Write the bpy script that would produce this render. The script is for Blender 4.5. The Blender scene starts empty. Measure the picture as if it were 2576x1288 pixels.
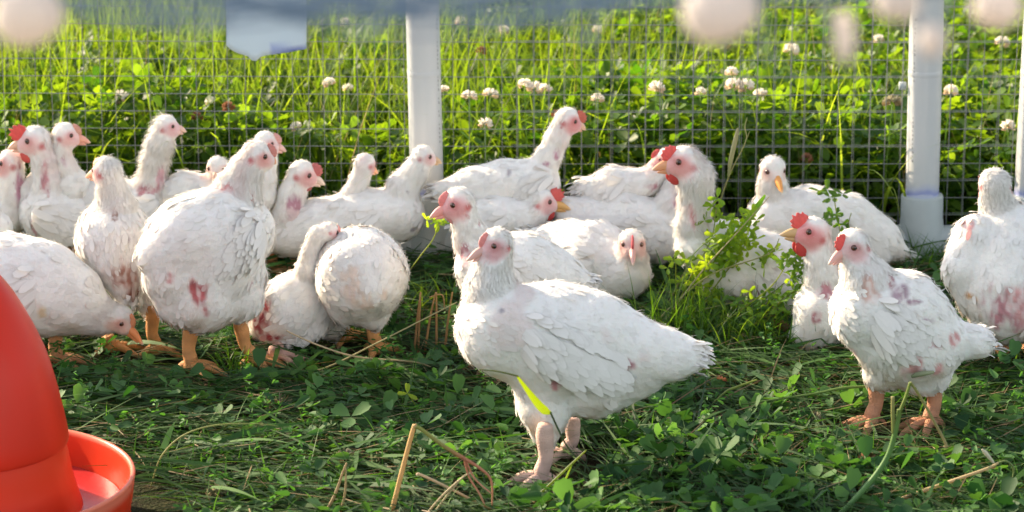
import bpy, math, random
import numpy as np
from mathutils import Vector, Matrix, noise as mnoise

random.seed(7)
rng = np.random.default_rng(7)
scene = bpy.context.scene
COL = scene.collection
R = math.radians

# ------------------------------------------------------------------ camera
F_PX, CX, CY = 7700.0, 1288.0, 644.0        # focal length in pixels of a 2576 x 1288 picture
CAM_H, PITCH = 1.47, R(15.5)
cam_d = bpy.data.cameras.new('camera')
cam = bpy.data.objects.new('camera', cam_d); COL.objects.link(cam)
cam.location = (0, 0, CAM_H)
cam.rotation_euler = (R(90) - PITCH, 0, 0)
cam_d.sensor_width = 36.0
cam_d.lens = F_PX / 2576.0 * 36.0
cam_d.clip_start = 0.05; cam_d.clip_end = 500
cam_d.dof.use_dof = True
cam_d.dof.focus_distance = 4.62
cam_d.dof.aperture_fstop = (cam_d.lens / 1000.0) / 0.0155
scene.camera = cam
scene.render.resolution_x, scene.render.resolution_y = 1024, 512

# ------------------------------------------------------------------ light
SUN_EL, SUN_AZ = R(24), Vector((-0.80, 0.60))      # the sun stands low, left and behind the birds
w = bpy.data.worlds.new('World'); scene.world = w; w.use_nodes = True
nt = w.node_tree; nt.nodes.clear()
sky = nt.nodes.new('ShaderNodeTexSky'); sky.sky_type = 'NISHITA'; sky.sun_disc = False
sky.sun_elevation = SUN_EL
sky.sun_rotation = math.atan2(SUN_AZ.x, SUN_AZ.y)
sky.air_density = 1.0; sky.dust_density = 1.5
hs = nt.nodes.new('ShaderNodeHueSaturation'); hs.inputs['Saturation'].default_value = 0.42
bg = nt.nodes.new('ShaderNodeBackground'); bg.inputs['Strength'].default_value = 0.15
wo = nt.nodes.new('ShaderNodeOutputWorld')
nt.links.new(sky.outputs[0], hs.inputs['Color']); nt.links.new(hs.outputs[0], bg.inputs['Color'])
nt.links.new(bg.outputs[0], wo.inputs[0])
sd = bpy.data.lights.new('sun', 'SUN'); sd.energy = 5.0; sd.angle = R(0.6); sd.color = (1.0, 0.80, 0.56)
sun = bpy.data.objects.new('sun', sd); COL.objects.link(sun)
sv = Vector((SUN_AZ.x * math.cos(SUN_EL), SUN_AZ.y * math.cos(SUN_EL), math.sin(SUN_EL))).normalized()
sun.rotation_euler = sv.to_track_quat('Z', 'Y').to_euler()
vs = scene.view_settings
vs.view_transform = 'Standard'; vs.look = 'None'; vs.exposure = 1.32; vs.gamma = 1.0
scene.cycles.max_bounces = 8; scene.cycles.transmission_bounces = 6
scene.cycles.diffuse_bounces = 4

# ------------------------------------------------------------------ picture <-> place
fw = Vector((0, math.cos(PITCH), -math.sin(PITCH)))
upv = Vector((0, math.sin(PITCH), math.cos(PITCH)))
camp = Vector((0, 0, CAM_H))
def ray(x, y):
    return fw * F_PX + Vector((1, 0, 0)) * (x - CX) - upv * (y - CY)
def G(x, y, z=0.0):
    d = ray(x, y); t = (z - CAM_H) / d.z
    return camp + d * t
def W(x, y, Y):
    d = ray(x, y); t = Y / d.y
    return camp + d * t
def S(p):                                     # pixels per metre at a point
    return F_PX / ((p - camp).dot(fw))

# ------------------------------------------------------------------ materials
def nodes(name):
    m = bpy.data.materials.new(name); m.use_nodes = True
    t = m.node_tree; b = t.nodes['Principled BSDF']; return m, t, b
def plain(name, col, rough=0.5, metal=0.0, bump=0.0, bscale=60, var=0.0, spec=0.5):
    m, t, b = nodes(name)
    b.inputs['Base Color'].default_value = (*col, 1); b.inputs['Roughness'].default_value = rough
    b.inputs['Metallic'].default_value = metal; b.inputs['Specular IOR Level'].default_value = spec
    tc = t.nodes.new('ShaderNodeTexCoord')
    n = t.nodes.new('ShaderNodeTexNoise'); n.inputs['Scale'].default_value = bscale; n.inputs['Detail'].default_value = 5
    t.links.new(tc.outputs['Object'], n.inputs['Vector'])
    if var:
        mx = t.nodes.new('ShaderNodeMix'); mx.data_type = 'RGBA'
        mx.inputs[6].default_value = (*[c * (1 - var) for c in col], 1); mx.inputs[7].default_value = (*[min(1, c * (1 + var)) for c in col], 1)
        t.links.new(n.outputs['Fac'], mx.inputs[0]); t.links.new(mx.outputs[2], b.inputs['Base Color'])
    if bump:
        bp = t.nodes.new('ShaderNodeBump'); bp.inputs['Strength'].default_value = bump; bp.inputs['Distance'].default_value = 0.002
        t.links.new(n.outputs['Fac'], bp.inputs['Height']); t.links.new(bp.outputs[0], b.inputs['Normal'])
    return m
def attr_mat(name, rough=0.6, trans=0.0, tcol=None, spec=0.3, bump=0.0, bscale=300, sss=0.0, tint=0.0):
    """colour comes from the mesh's own colour attribute; trans = share of light passing through (leaves, feathers)"""
    m, t, b = nodes(name)
    a = t.nodes.new('ShaderNodeAttribute'); a.attribute_name = 'Col'
    b.inputs['Roughness'].default_value = rough; b.inputs['Specular IOR Level'].default_value = spec
    t.links.new(a.outputs['Color'], b.inputs['Base Color'])
    if sss:
        b.inputs['Subsurface Weight'].default_value = sss
        b.inputs['Subsurface Radius'].default_value = (0.012, 0.007, 0.005); b.inputs['Subsurface Scale'].default_value = 1.0
    if bump:
        tc = t.nodes.new('ShaderNodeTexCoord')
        n = t.nodes.new('ShaderNodeTexNoise'); n.inputs['Scale'].default_value = bscale; n.inputs['Detail'].default_value = 4
        bp = t.nodes.new('ShaderNodeBump'); bp.inputs['Strength'].default_value = bump; bp.inputs['Distance'].default_value = 0.003
        t.links.new(tc.outputs['Object'], n.inputs['Vector']); t.links.new(n.outputs['Fac'], bp.inputs['Height']); t.links.new(bp.outputs[0], b.inputs['Normal'])
    if trans:
        tr = t.nodes.new('ShaderNodeBsdfTranslucent'); ms = t.nodes.new('ShaderNodeMixShader'); ms.inputs[0].default_value = trans
        mul = t.nodes.new('ShaderNodeMix'); mul.data_type = 'RGBA'; mul.blend_type = 'MULTIPLY'; mul.inputs[0].default_value = 1
        mul.inputs[7].default_value = (*(tcol or (1, 1, 1)), 1)
        t.links.new(a.outputs['Color'], mul.inputs[6]); t.links.new(mul.outputs[2], tr.inputs['Color'])
        t.links.new(b.outputs[0], ms.inputs[1]); t.links.new(tr.outputs[0], ms.inputs[2])
        t.links.new(ms.outputs[0], t.nodes['Material Output'].inputs['Surface'])
    return m

M_SKIN = attr_mat('hen_body', 0.85, spec=0.08, bump=0.45, bscale=170, sss=.25)
M_FEATHER = attr_mat('white_feather', 0.85, trans=0.13, tcol=(1.0, 0.96, 0.9), spec=0.1)
M_FLESH = attr_mat('comb_flesh', 0.42, trans=0.18, tcol=(1.2, 0.6, 0.5), spec=0.3, bump=0.6, bscale=700)
M_BEAK = attr_mat('beak_horn', 0.4, spec=0.4, trans=0.12, tcol=(1.2, 0.8, 0.5))
M_LEG = attr_mat('leg_scales', 0.6, spec=0.3, bump=0.7, bscale=420)
M_EYE = attr_mat('eye', 0.08, spec=0.8)
M_LEAF = attr_mat('leaf', 0.5, trans=0.5, tcol=(3.5, 2.75, 0.55), spec=0.35)
M_TURF = attr_mat('cut_turf', 0.65, trans=0.32, tcol=(2.1, 2.1, 0.7), spec=0.26)
M_STEM = attr_mat('stem_green', 0.55, trans=0.15, tcol=(1.5, 1.4, 0.6), spec=0.3)
M_STRAW = attr_mat('straw', 0.6, trans=0.25, tcol=(1.3, 1.1, 0.7))
M_PETAL = attr_mat('petal', 0.7, trans=0.4, tcol=(1.1, 1.05, 0.95))
M_WIRE = plain('galvanised_wire', (0.19, 0.205, 0.20), 0.5, 0.4)

# ------------------------------------------------------------------ mesh tools
def tag(o, label=None, cat=None, group=None, kind=None):
    if label: o['label'] = label
    if cat: o['category'] = cat
    if group: o['group'] = group
    if kind: o['kind'] = kind
    return o
def thing(name, label, cat, loc, group=None):
    o = bpy.data.objects.new(name, None); COL.objects.link(o); o.location = loc
    o.empty_display_size = 0.02
    return tag(o, label, cat, group)
def mesh_obj(name, V, F, mat, parent=None, col=None, smooth=True, mats=None, midx=None, nrm=None):
    """V (n,3) world coordinates; F list of faces or int array (m,k); col (n,3) per vertex"""
    me = bpy.data.meshes.new(name)
    V = np.asarray(V, dtype=np.float64)
    org = np.array(parent_origin(parent)) if parent is not None else np.zeros(3)
    if isinstance(F, np.ndarray):
        F = F.astype(np.int32)
        me.vertices.add(len(V)); me.vertices.foreach_set('co', (V - org).ravel())
        k = F.shape[1]
        me.loops.add(F.size); me.loops.foreach_set('vertex_index', F.ravel())
        me.polygons.add(len(F)); me.polygons.foreach_set('loop_start', np.arange(0, F.size, k, dtype=np.int32))
        me.update(calc_edges=True)
    else:
        me.from_pydata([tuple(v) for v in (V - org)], [], [tuple(f) for f in F]); me.update()
    if smooth: me.polygons.foreach_set('use_smooth', np.ones(len(me.polygons), dtype=bool))
    if col is not None:
        a = me.color_attributes.new('Col', 'FLOAT_COLOR', 'POINT')
        c = np.ones((len(V), 4)); c[:, :3] = np.clip(col, 0, 1)
        a.data.foreach_set('color', c.ravel())
    for m in (mats or [mat]): me.materials.append(m)
    if midx is not None: me.polygons.foreach_set('material_index', np.asarray(midx, dtype=np.int32))
    me.validate()
    if nrm is not None: me.normals_split_custom_set_from_vertices(norm(np.asarray(nrm)).tolist())
    o = bpy.data.objects.new(name, me); COL.objects.link(o)
    if parent is not None: o.parent = parent
    return o
def parent_origin(p):
    v = Vector((0, 0, 0))
    while p is not None: v = v + p.location; p = p.parent
    return v
def stamp(tv, tf, Rm, T, cols, shade=None):
    """copy a little template (m verts, faces as an int array) N times: Rm (N,3,3), T (N,3), cols (N,3)"""
    N, m = len(T), len(tv)
    V = np.einsum('nij,mj->nmi', Rm, tv) + T[:, None, :]
    Fa = (tf[None] + (np.arange(N) * m)[:, None, None]).reshape(-1, tf.shape[1])
    c = np.repeat(cols[:, None, :], m, axis=1)
    if shade is not None: c = c * shade[None, :, None]
    return V.reshape(-1, 3), Fa, c.reshape(-1, 3)
def merge(parts):
    V, Fs, C, n = [], [], [], 0
    for v, f, c in parts:
        V.append(v); C.append(np.broadcast_to(np.asarray(c, float), (len(v), 3))); Fs.append(f + n); n += len(v)
    k = max(f.shape[1] for f in Fs)
    if all(f.shape[1] == k for f in Fs): return np.concatenate(V), np.concatenate(Fs), np.concatenate(C)
    Fl = []
    for f in Fs: Fl += f.tolist()
    return np.concatenate(V), Fl, np.concatenate(C)
def norm(a): return a / np.maximum(np.linalg.norm(a, axis=-1, keepdims=True), 1e-9)
def frames(xa, za):
    """columns x (along), y, z (normal)"""
    x = norm(xa); y = norm(np.cross(za, x)); z = np.cross(x, y)
    return np.stack([x, y, z], axis=-1)
def tube(pts, radii, seg=8, col=(1, 1, 1), flat=1.0, cap=True, cols=None):
    P = [Vector(p) for p in pts]; n = len(P); V = []; Fa = []
    ref = None
    for i, p in enumerate(P):
        d = (P[min(i + 1, n - 1)] - P[max(i - 1, 0)]).normalized()
        if ref is None:
            ref = Vector((0, 0, 1)) if abs(d.z) < 0.9 else Vector((1, 0, 0))
        a = (ref - d * ref.dot(d)).normalized(); b = d.cross(a); ref = a
        for k in range(seg):
            th = 2 * math.pi * k / seg
            V.append(p + (a * math.cos(th) * flat + b * math.sin(th)) * radii[i])
    for i in range(n - 1):
        for k in range(seg):
            k2 = (k + 1) % seg
            Fa.append((i * seg + k, i * seg + k2, (i + 1) * seg + k2, (i + 1) * seg + k))
    if cap:
        V.append(P[0]); V.append(P[-1]); a0, a1 = len(V) - 2, len(V) - 1
        for k in range(0, seg, 2):
            Fa.append((a0, (k + 2) % seg, (k + 1) % seg, k))
            e = (n - 1) * seg
            Fa.append((a1, e + k, e + (k + 1) % seg, e + (k + 2) % seg))
    V = np.array([tuple(v) for v in V])
    if cols is not None:
        c = np.repeat(np.array(cols, float), seg, axis=0)
        if cap: c = np.concatenate([c, c[:1], c[-1:]])
    else: c = np.tile(np.array(col, float), (len(V), 1))
    return V, np.array(Fa), c
def spline(pts, n=8):
    P = [Vector(p) for p in pts]; out = []
    for i in range(len(P) - 1):
        p0 = P[max(i - 1, 0)]; p1 = P[i]; p2 = P[i + 1]; p3 = P[min(i + 2, len(P) - 1)]
        for k in range(n):
            t = k / n
            out.append(0.5 * ((2 * p1) + (p2 - p0) * t + (2 * p0 - 5 * p1 + 4 * p2 - p3) * t * t + (3 * p1 - p0 - 3 * p2 + p3) * t ** 3))
    out.append(P[-1]); return out
def lerp_list(vals, n):
    return np.interp(np.linspace(0, len(vals) - 1, n), np.arange(len(vals)), vals)

# smooth noise used for lumps and ragged patch edges (sum of random sines)
class SinNoise:
    def __init__(self, seed, freq, k=14):
        r = np.random.default_rng(seed)
        self.w = norm(r.normal(size=(k, 3))) * r.uniform(0.6, 1.6, (k, 1)) * freq; self.p = r.uniform(0, 6.28, k)
    def __call__(self, X): return np.sin(X @ self.w.T + self.p).mean(axis=1) * 2.2

# ------------------------------------------------------------------ surface from a distance field
def smin(a, b, k):
    h = np.clip(0.5 + 0.5 * (b - a) / k, 0, 1)
    return b * (1 - h) + a * h - k * h * (1 - h)
def cone_sdf(X, a, b, ra, rb):
    ba = b - a; L2 = max(float(ba @ ba), 1e-9)
    t = np.clip(((X - a) @ ba) / L2, 0, 1)
    return np.linalg.norm(X - a - t[..., None] * ba, axis=-1) - (ra + (rb - ra) * t)
def ell_sdf(X, c, Rm, rad):
    q = (X - c) @ Rm; rad = np.asarray(rad, float)
    k0 = np.linalg.norm(q / rad, axis=-1); k1 = np.linalg.norm(q / rad ** 2, axis=-1)
    return k0 * (k0 - 1) / np.maximum(k1, 1e-6)
def surface_nets(Fg, o, h):
    inside = Fg < 0
    nx, ny, nz = Fg.shape
    acc = np.zeros((nx - 1, ny - 1, nz - 1, 3)); cnt = np.zeros((nx - 1, ny - 1, nz - 1))
    def corner(i, j, k): return (slice(i, nx - 1 + i), slice(j, ny - 1 + j), slice(k, nz - 1 + k))
    for ax in range(3):
        for u in (0, 1):
            for v in (0, 1):
                c0 = [0, 0, 0]; c0[(ax + 1) % 3] = u; c0[(ax + 2) % 3] = v
                c1 = list(c0); c1[ax] = 1
                f0, f1 = Fg[corner(*c0)], Fg[corner(*c1)]
                m = (f0 < 0) != (f1 < 0)
                t = np.where(m, f0 / np.where(m, f0 - f1, 1), 0)
                for q in range(3):
                    acc[..., q] += np.where(m, c0[q] + (t if q == ax else 0), 0)
                cnt += m
    act = cnt > 0
    idx = -np.ones(act.shape, dtype=np.int64); idx[act] = np.arange(act.sum())
    I = np.argwhere(act)
    V = (I + acc[act] / cnt[act][:, None]) * h + o
    faces = []
    for ax in range(3):
        s0 = [slice(1, -1)] * 3; s1 = [slice(1, -1)] * 3
        s0[ax] = slice(0, -1); s1[ax] = slice(1, None)
        a, b = inside[tuple(s0)], inside[tuple(s1)]
        for flip, m in ((False, a & ~b), (True, ~a & b)):
            E = np.argwhere(m)
            E[:, (ax + 1) % 3] += 1; E[:, (ax + 2) % 3] += 1
            if not len(E): continue
            u, v = (ax + 1) % 3, (ax + 2) % 3
            def off(du, dv):
                e = E.copy(); e[:, u] -= du; e[:, v] -= dv; return idx[e[:, 0], e[:, 1], e[:, 2]]
            q = np.stack([off(1, 1), off(0, 1), off(0, 0), off(1, 0)], axis=1)
            if flip: q = q[:, ::-1]
            faces.append(q)
    return V, np.concatenate(faces)
def polish(V, Fq, it=3):
    n = len(V); E = np.concatenate([Fq[:, [0, 1]], Fq[:, [1, 2]], Fq[:, [2, 3]], Fq[:, [3, 0]]])
    for _ in range(it):
        s = np.zeros((n, 3)); c = np.zeros(n)
        np.add.at(s, E[:, 0], V[E[:, 1]]); np.add.at(c, E[:, 0], 1)
        np.add.at(s, E[:, 1], V[E[:, 0]]); np.add.at(c, E[:, 1], 1)
        V = 0.5 * V + 0.5 * s / np.maximum(c, 1)[:, None]
    return V
def vnormals(V, Fq):
    fn = np.cross(V[Fq[:, 2]] - V[Fq[:, 0]], V[Fq[:, 3]] - V[Fq[:, 1]])
    N = np.zeros_like(V)
    for k in range(4): np.add.at(N, Fq[:, k], fn)
    return norm(N)

# ------------------------------------------------------------------ the hen
FEATHER_V = np.array([[0, -.16, 0], [0, .16, 0], [.35, -.42, .05], [.35, .42, .05], [.75, -.40, .05], [.75, .40, .05], [1.0, -.16, -.02], [1.0, .16, -.02],
                      [.35, 0, .10], [.75, 0, .11], [0, 0, .03], [1.04, 0, 0.0]])
FEATHER_F = np.array([[0, 2, 8, 10], [10, 8, 3, 1], [2, 4, 9, 8], [8, 9, 5, 3], [4, 6, 11, 9], [9, 11, 7, 5]])
FLATF = np.array([1, 1, .45])
DOWN_V = np.array([[0, -.5, 0], [0, .5, 0], [.5, .35, .12], [.5, -.35, .12], [1, .05, .0], [1, -.05, .0]])
DOWN_F = np.array([[0, 3, 2, 1], [3, 5, 4, 2]])
WHITE = np.array([0.82, 0.79, 0.745]); CREAM = np.array([0.80, 0.74, 0.66]); PINK = np.array([0.62, 0.33, 0.31])
REDSKIN = np.array([0.42, 0.10, 0.10]); FACE = np.array([0.70, 0.34, 0.31])

def hen(sp):
    seed = sp['seed']; r = np.random.default_rng(seed)
    g = G(sp['base'][0], max(sp['base'][1], 694)); Y0 = g.y
    root = thing('chicken', sp['label'], 'chicken', g, 'young white chickens in the pen')
    def P(q):                                   # (x, y, dz) -> world, and the scale there
        p = W(q[0], q[1], Y0 + q[2]); return np.array(p), S(p)
    def chain(lst):
        out = []
        for q in lst:
            p, s = P(q); out.append((p, q[3] / s))
        return out
    torso = [(a, b * .965) for a, b in chain(sp['torso'])]; extra = [[(a, b * .965) for a, b in chain(c)] for c in sp.get('extra', [])]
    hp, hs_ = P(sp['head']); hr = sp['head'][3] / hs_
    tip, _ = P(sp['tip'])
    neck = [(a, b * .90) for a, b in chain(sp.get('neck', []))]
    f = norm(tip - hp); u = np.array([0, 0, 1.0]); 
    if abs(f[2]) > 0.9: u = norm(torso[0][0] - torso[-1][0])
    u = norm(u - f * (u @ f)); s = np.cross(f, u)
    ft = sp.get('roll', 0); u, s = u * math.cos(ft) + s * math.sin(ft), s * math.cos(ft) - u * math.sin(ft)
    segs = []                                   # (a, b, ra, rb, k, flow)
    tk = 0.022
    for (a, ra), (b, rb) in zip(torso[:-1], torso[1:]): segs.append((a, b, ra, rb, tk, norm(b - a)))
    for c in extra:
        for (a, ra), (b, rb) in zip(c[:-1], c[1:]): segs.append((a, b, ra, rb, sp.get('ek', 0.022), norm(b - a) * .6 + norm(torso[-1][0] - torso[0][0]) * .4))
    nk = [(hp - f * hr * 0.22, hr * 0.84)] + neck + [torso[0]]
    nk[-1] = (torso[0][0], torso[0][1] * 0.62)
    for (a, ra), (b, rb) in zip(nk[:-1], nk[1:]): segs.append((a, b, ra * .95, rb * .93, 0.010, norm(b - a)))
    hb = hp + f * hr * 0.55 - u * hr * 0.12
    segs.append((hp, hb, hr * 0.88, hr * 0.50, 0.008, -f))
    segs.append((hp - u * hr * .25, hp - u * hr * .35 + f * hr * .35, hr * .72, hr * .5, .008, -f))
    pts = np.array([q for sg in segs for q in (sg[0], sg[1])]); rr = np.array([q for sg in segs for q in (sg[2], sg[3])])
    lo = (pts - rr[:, None]).min(0) - .02; hi = (pts + rr[:, None]).max(0) + .02
    h = sp.get('h', 0.0036)
    n = np.ceil((hi - lo) / h).astype(int) + 1
    gx, gy, gz = np.meshgrid(*[lo[i] + np.arange(n[i]) * h for i in range(3)], indexing='ij')
    X = np.stack([gx, gy, gz], -1)
    D = None
    for a, b, ra, rb, k, fl in segs:
        d = cone_sdf(X, a, b, ra, rb); D = d if D is None else smin(D, d, k)
    # folded wings: two flattened lobes laid on the flanks
    wings = []
    ax = torso[-1][0] - torso[0][0] if len(torso) > 1 else np.array([1., 0, 0])
    if 'axis' in sp: ax = np.array(sp['axis'], float)
    axn = norm(ax); side = norm(np.cross(axn, [0, 0, 1.0])); wu = np.cross(side, axn)
    big = max(torso, key=lambda q: q[1])
    if sp.get('wing', 1):
        for sg in (-1, 1):
            wl = sp.get('wlen', 1.25) * big[1]
            wc = big[0] + axn * sp.get('woff', 0.12) * big[1] + side * sg * big[1] * 0.80 + wu * big[1] * 0.10
            tilt = sp.get('wtilt', 0.18); xa = norm(axn - wu * tilt + side * sg * (-0.10)); za = norm(side * sg + wu * 0.28); Rm = frames(xa, za)
            rad = (wl * 0.78, big[1] * 0.60, big[1] * 0.30)
            wings.append((wc, Rm, rad, sg))
            D = smin(D, ell_sdf(X, wc, Rm, (rad[0] * .9, rad[1] * .9, rad[2] * .70)), 0.009)
    V, Fq = surface_nets(D, lo, h)
    V = polish(V, Fq, 2); N = vnormals(V, Fq)
    n1, n2, n3 = SinNoise(seed, 32), SinNoise(seed + 1, 95), SinNoise(seed + 2, 210)
    dh = np.linalg.norm(V - hp, axis=1)
    amt = np.clip((dh - hr) / 0.03, 0.06, 1)
    n4 = SinNoise(seed + 5, 340); tract = np.clip(n2(V * np.array([.8, .8, 1.5])), -1, 1)
    amt = amt * (1 + 0 * tract)
    V = V + N * (n4(V) * .00045 * amt)[:, None]
    V = V + N * ((n1(V) * 0.0034 + n2(V) * 0.0019 + n3(V) * .0007) * amt)[:, None]
    N = vnormals(V, Fq)
    # flow of the feathers = direction of the nearest bone
    def flow_at(Q):
        best = np.full(len(Q), 1e9); fl_ = np.zeros((len(Q), 3)); reg = np.zeros(len(Q), int)
        for i, (a, b, ra, rb, k, fl) in enumerate(segs):
            d = cone_sdf(Q, a, b, ra, rb); m = d < best; best[m] = d[m]; fl_[m] = fl
            reg[m] = 0 if i < len(segs) - len(nk) - 1 else (1 if i < len(segs) - 2 else 2)
        return fl_, reg
    flw, reg = flow_at(V)
    # colours: white down, soft cream underneath, bare pink or red patches, pink face
    C = np.tile(WHITE, (len(V), 1))
    cm = np.clip(n1(V * 1.3) * .5 + .1, 0, 1)[:, None] * 0.35; C = C * (1 - cm) + CREAM * cm
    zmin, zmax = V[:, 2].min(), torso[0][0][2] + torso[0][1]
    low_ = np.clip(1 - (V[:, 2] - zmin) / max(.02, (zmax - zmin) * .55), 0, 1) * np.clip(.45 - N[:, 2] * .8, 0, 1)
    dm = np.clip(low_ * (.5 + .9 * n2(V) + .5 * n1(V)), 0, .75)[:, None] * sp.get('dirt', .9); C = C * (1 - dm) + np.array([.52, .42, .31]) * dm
    rb = np.clip((n1(V * 1.1 + 3) * .7 + n2(V) * .5 - .72) * 2.2, 0, .5)[:, None] * (norm(V - hp) @ axn > -.2)[:, None]; C = C * (1 - rb) + np.array([.66, .50, .46]) * rb
    bare = np.zeros(len(V))
    camn = norm(np.array(camp) - V)
    facing = (N * camn).sum(1)
    cx_, cy_ = project(V)
    PC = []; n4p = SinNoise(seed + 9, 420); n5 = SinNoise(seed + 11, 560); sk = np.array([1.0, 1.0, .42])
    for q in sp.get('patch', []):
        x, y, rad = q[:3]; colr = np.array(q[3]) if len(q) > 3 else PINK; asp = 1 / q[4] if len(q) > 4 else 1.0
        d2 = (cx_ - x) ** 2 + (cy_ - y) ** 2 + np.where(facing < .05, 1e9, 0)
        c = V[int(np.argmin(d2))]; rw = rad / hs_
        PC.append((c, rw)); dv = V - c; dd = np.sqrt(dv[:, 0] ** 2 * asp ** 2 + dv[:, 1] ** 2 + dv[:, 2] ** 2 / asp ** 2) / rw
        m = np.clip((1.15 - dd + n2(V * sk) * .42 + n3(V * sk) * .38 + n4p(V * sk) * .20) * 1.4, 0, 1); m = m * m * (3 - 2 * m)
        m = m * (.45 + .55 * np.clip(n5(V * sk) * 3.5 + 1.1, 0, 1)); colv = colr * (1 + .22 * n4p(V))[:, None]
        C = C * (1 - m[:, None]) + colv * m[:, None]; bare = np.maximum(bare, m * .85)
    # throat and front of the neck: thin skin showing through
    if len(neck):
        nm = (reg == 1) * np.clip(n2(V * np.array([1, 1, .4])) * .9 - .05, 0, 1) * sp.get('neckpink', 0.45)
        C = C * (1 - nm[:, None]) + PINK * nm[:, None]
    # face
    ff = np.array(sp.get('face', FACE)); fs = sp.get('facesize', 1.0)
    e_l = []
    for sg in (-1, 1):
        ec = hp + f * hr * 0.42 + u * hr * 0.22 + s * sg * hr * 0.80; e_l.append((ec, sg))
    loc = V - hp; lf, lu, ls = loc @ f, loc @ u, loc @ s
    fm = np.clip(1.5 - np.sqrt(((lf - hr * .42) / (hr * .72)) ** 2 + ((lu + hr * .06) / (hr * .60)) ** 2) / fs + n3(V) * .15, 0, 1) * (dh < hr * 1.6)
    top = np.clip((lu - hr * .58) / (hr * .2), 0, 1); fm = fm * (1 - top)
    fm = fm * fm * (3 - 2 * fm)
    C = C * (1 - fm[:, None] * .85) + ff * fm[:, None] * .85; bare = np.maximum(bare, fm)
    for ec, sg in e_l:                            # eye rim and ear spot
        m = np.clip(1.5 - np.linalg.norm(V - ec, axis=1) / (hr * .30), 0, 1)[:, None]; C = C * (1 - m * .75) + ff * np.array([.8, .55, .55]) * m * .75
        ear = hp - f * hr * .38 - u * hr * .22 + s * sg * hr * .8
        m = np.clip(1.4 - np.linalg.norm((V - ear), axis=1) / (hr * .24), 0, 1)[:, None]; C = C * (1 - m * .9) + REDSKIN * 1.2 * m * .9
        bare = np.maximum(bare, m[:, 0])
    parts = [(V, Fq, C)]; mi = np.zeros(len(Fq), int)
    # legs: part of the same body mesh
    lc = np.array(sp.get('legcol', (0.62, 0.30, 0.13))); heading = sp.get('heading', None)
    hd = Vector(tuple(-axn)); hd.z = 0; hd = hd.normalized() if heading is None else Vector((math.cos(R(heading)), math.sin(R(heading)), 0))
    if not sp.get('legs'):
        mt = torso[len(torso) // 2]
        for sg in (-1, 1):
            hipw = mt[0] + side * sg * mt[1] * .42; low = hipw[2] - mt[1] * .9
            if low > .022:
                pl = [Vector(hipw), Vector((hipw[0], hipw[1], max(low, .03) + .012)), Vector((hipw[0], hipw[1], .012))]
                parts.append(tube(pl, [.015, .0125, .0095], 10, lc)); mi = np.concatenate([mi, np.ones(len(parts[-1][1]), int)])
                for a in (0, 38, -38, 176):
                    d = Matrix.Rotation(R(a), 3, 'Z') @ hd
                    parts.append(tube([pl[2], pl[2] + d * .03, pl[2] + d * .05 + Vector((0, 0, -.008))], [.0075, .006, .001], 8, lc)); mi = np.concatenate([mi, np.ones(len(parts[-1][1]), int)])
    for lg in sp.get('legs', []):
        fx, fy = lg[2], lg[3]; foot = G(fx, fy) + Vector((0, 0, 0.012))
        hip = W(lg[0], lg[1], foot.y + (lg[4] if len(lg) > 4 else 0.0)); knee = hip
        sr = lg[5] if len(lg) > 5 else 0.0095
        mid = (knee + foot) * .5 - hd * 0.004
        pl = [knee + (knee - foot) * .25, knee, mid, foot + Vector((0, 0, .012)), foot]
        FEET.append(foot); parts.append(tube(spline(pl, 4), lerp_list([sr * .9, sr * 1.12, sr * .90, sr * 1.0, sr * 1.1], 17), 12,
                          cols=[lc * (0.92 + .1 * math.sin(i * 1.9)) for i in range(17)]))
        mi = np.concatenate([mi, np.ones(len(parts[-1][1]), int)])
        for a, L in ((lg[6] if len(lg) > 6 else 0, 0.056), (38, 0.046), (-38, 0.046), (176, 0.024)):
            d = Matrix.Rotation(R(a), 3, 'Z') @ hd
            tp = [foot, foot + d * L * .35 + Vector((0, 0, .004)), foot + d * L * .7 + Vector((0, 0, -.001)), foot + d * L * .95 + Vector((0, 0, -.006)), foot + d * L * 1.16 + Vector((0, 0, -.012))]
            cl = [lc, lc, lc * .95, lc * .8, np.array([.30, .24, .18])]
            sl = spline(tp, 3); rl = lerp_list([sr * .78, sr * .62, sr * .55, sr * .42, .0008], len(sl))
            cc = [np.array([np.interp(j / (len(sl) - 1) * 4, range(5), [c[k] for c in cl]) for k in range(3)]) for j in range(len(sl))]
            parts.append(tube(sl, rl, 8, cols=cc)); mi = np.concatenate([mi, np.ones(len(parts[-1][1]), int)])
    Va, Fa, Ca = merge(parts)
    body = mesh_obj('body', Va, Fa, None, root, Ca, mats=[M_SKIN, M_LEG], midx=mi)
    # plumage: overlapping small feathers and down over the whole body
    nf = int(sp.get('nf', 1500)); cen = V[Fq].mean(1); fa = np.linalg.norm(np.cross(V[Fq[:, 2]] - V[Fq[:, 0]], V[Fq[:, 3]] - V[Fq[:, 1]]), axis=1)
    fN = N[Fq].mean(1); fflow, freg = flow_at(cen); fbare = bare[Fq].mean(1); fcol = C[Fq].mean(1)
    fluff = sp.get('fluff', 1.0); NR = []
    def layer(cnt, L, Wd, lift, jit, tmpl, tf, regions, nj=.07, tl=.07):
        p = fa * np.isin(freg, regions) * np.clip(1 - fbare * 1.5, .05 if L > .012 else .30, 1) ** 2
        if p.sum() <= 0: return None
        ids = r.choice(len(fa), cnt, p=p / p.sum())
        T = cen[ids] + r.normal(0, h * .4, (cnt, 3)); nn = norm(fN[ids] + r.normal(0, .10 * jit, (cnt, 3)))
        fl_ = fflow[ids] + r.normal(0, .22 * jit, (cnt, 3)) + np.array([0, 0, -.18]) 
        fl_ = norm(fl_ - nn * (fl_ * nn).sum(1)[:, None])
        lf_ = lift * r.uniform(.4, 1.5, cnt)[:, None]
        xa = norm(fl_ + nn * lf_); za = norm(nn - fl_ * lf_)
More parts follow.
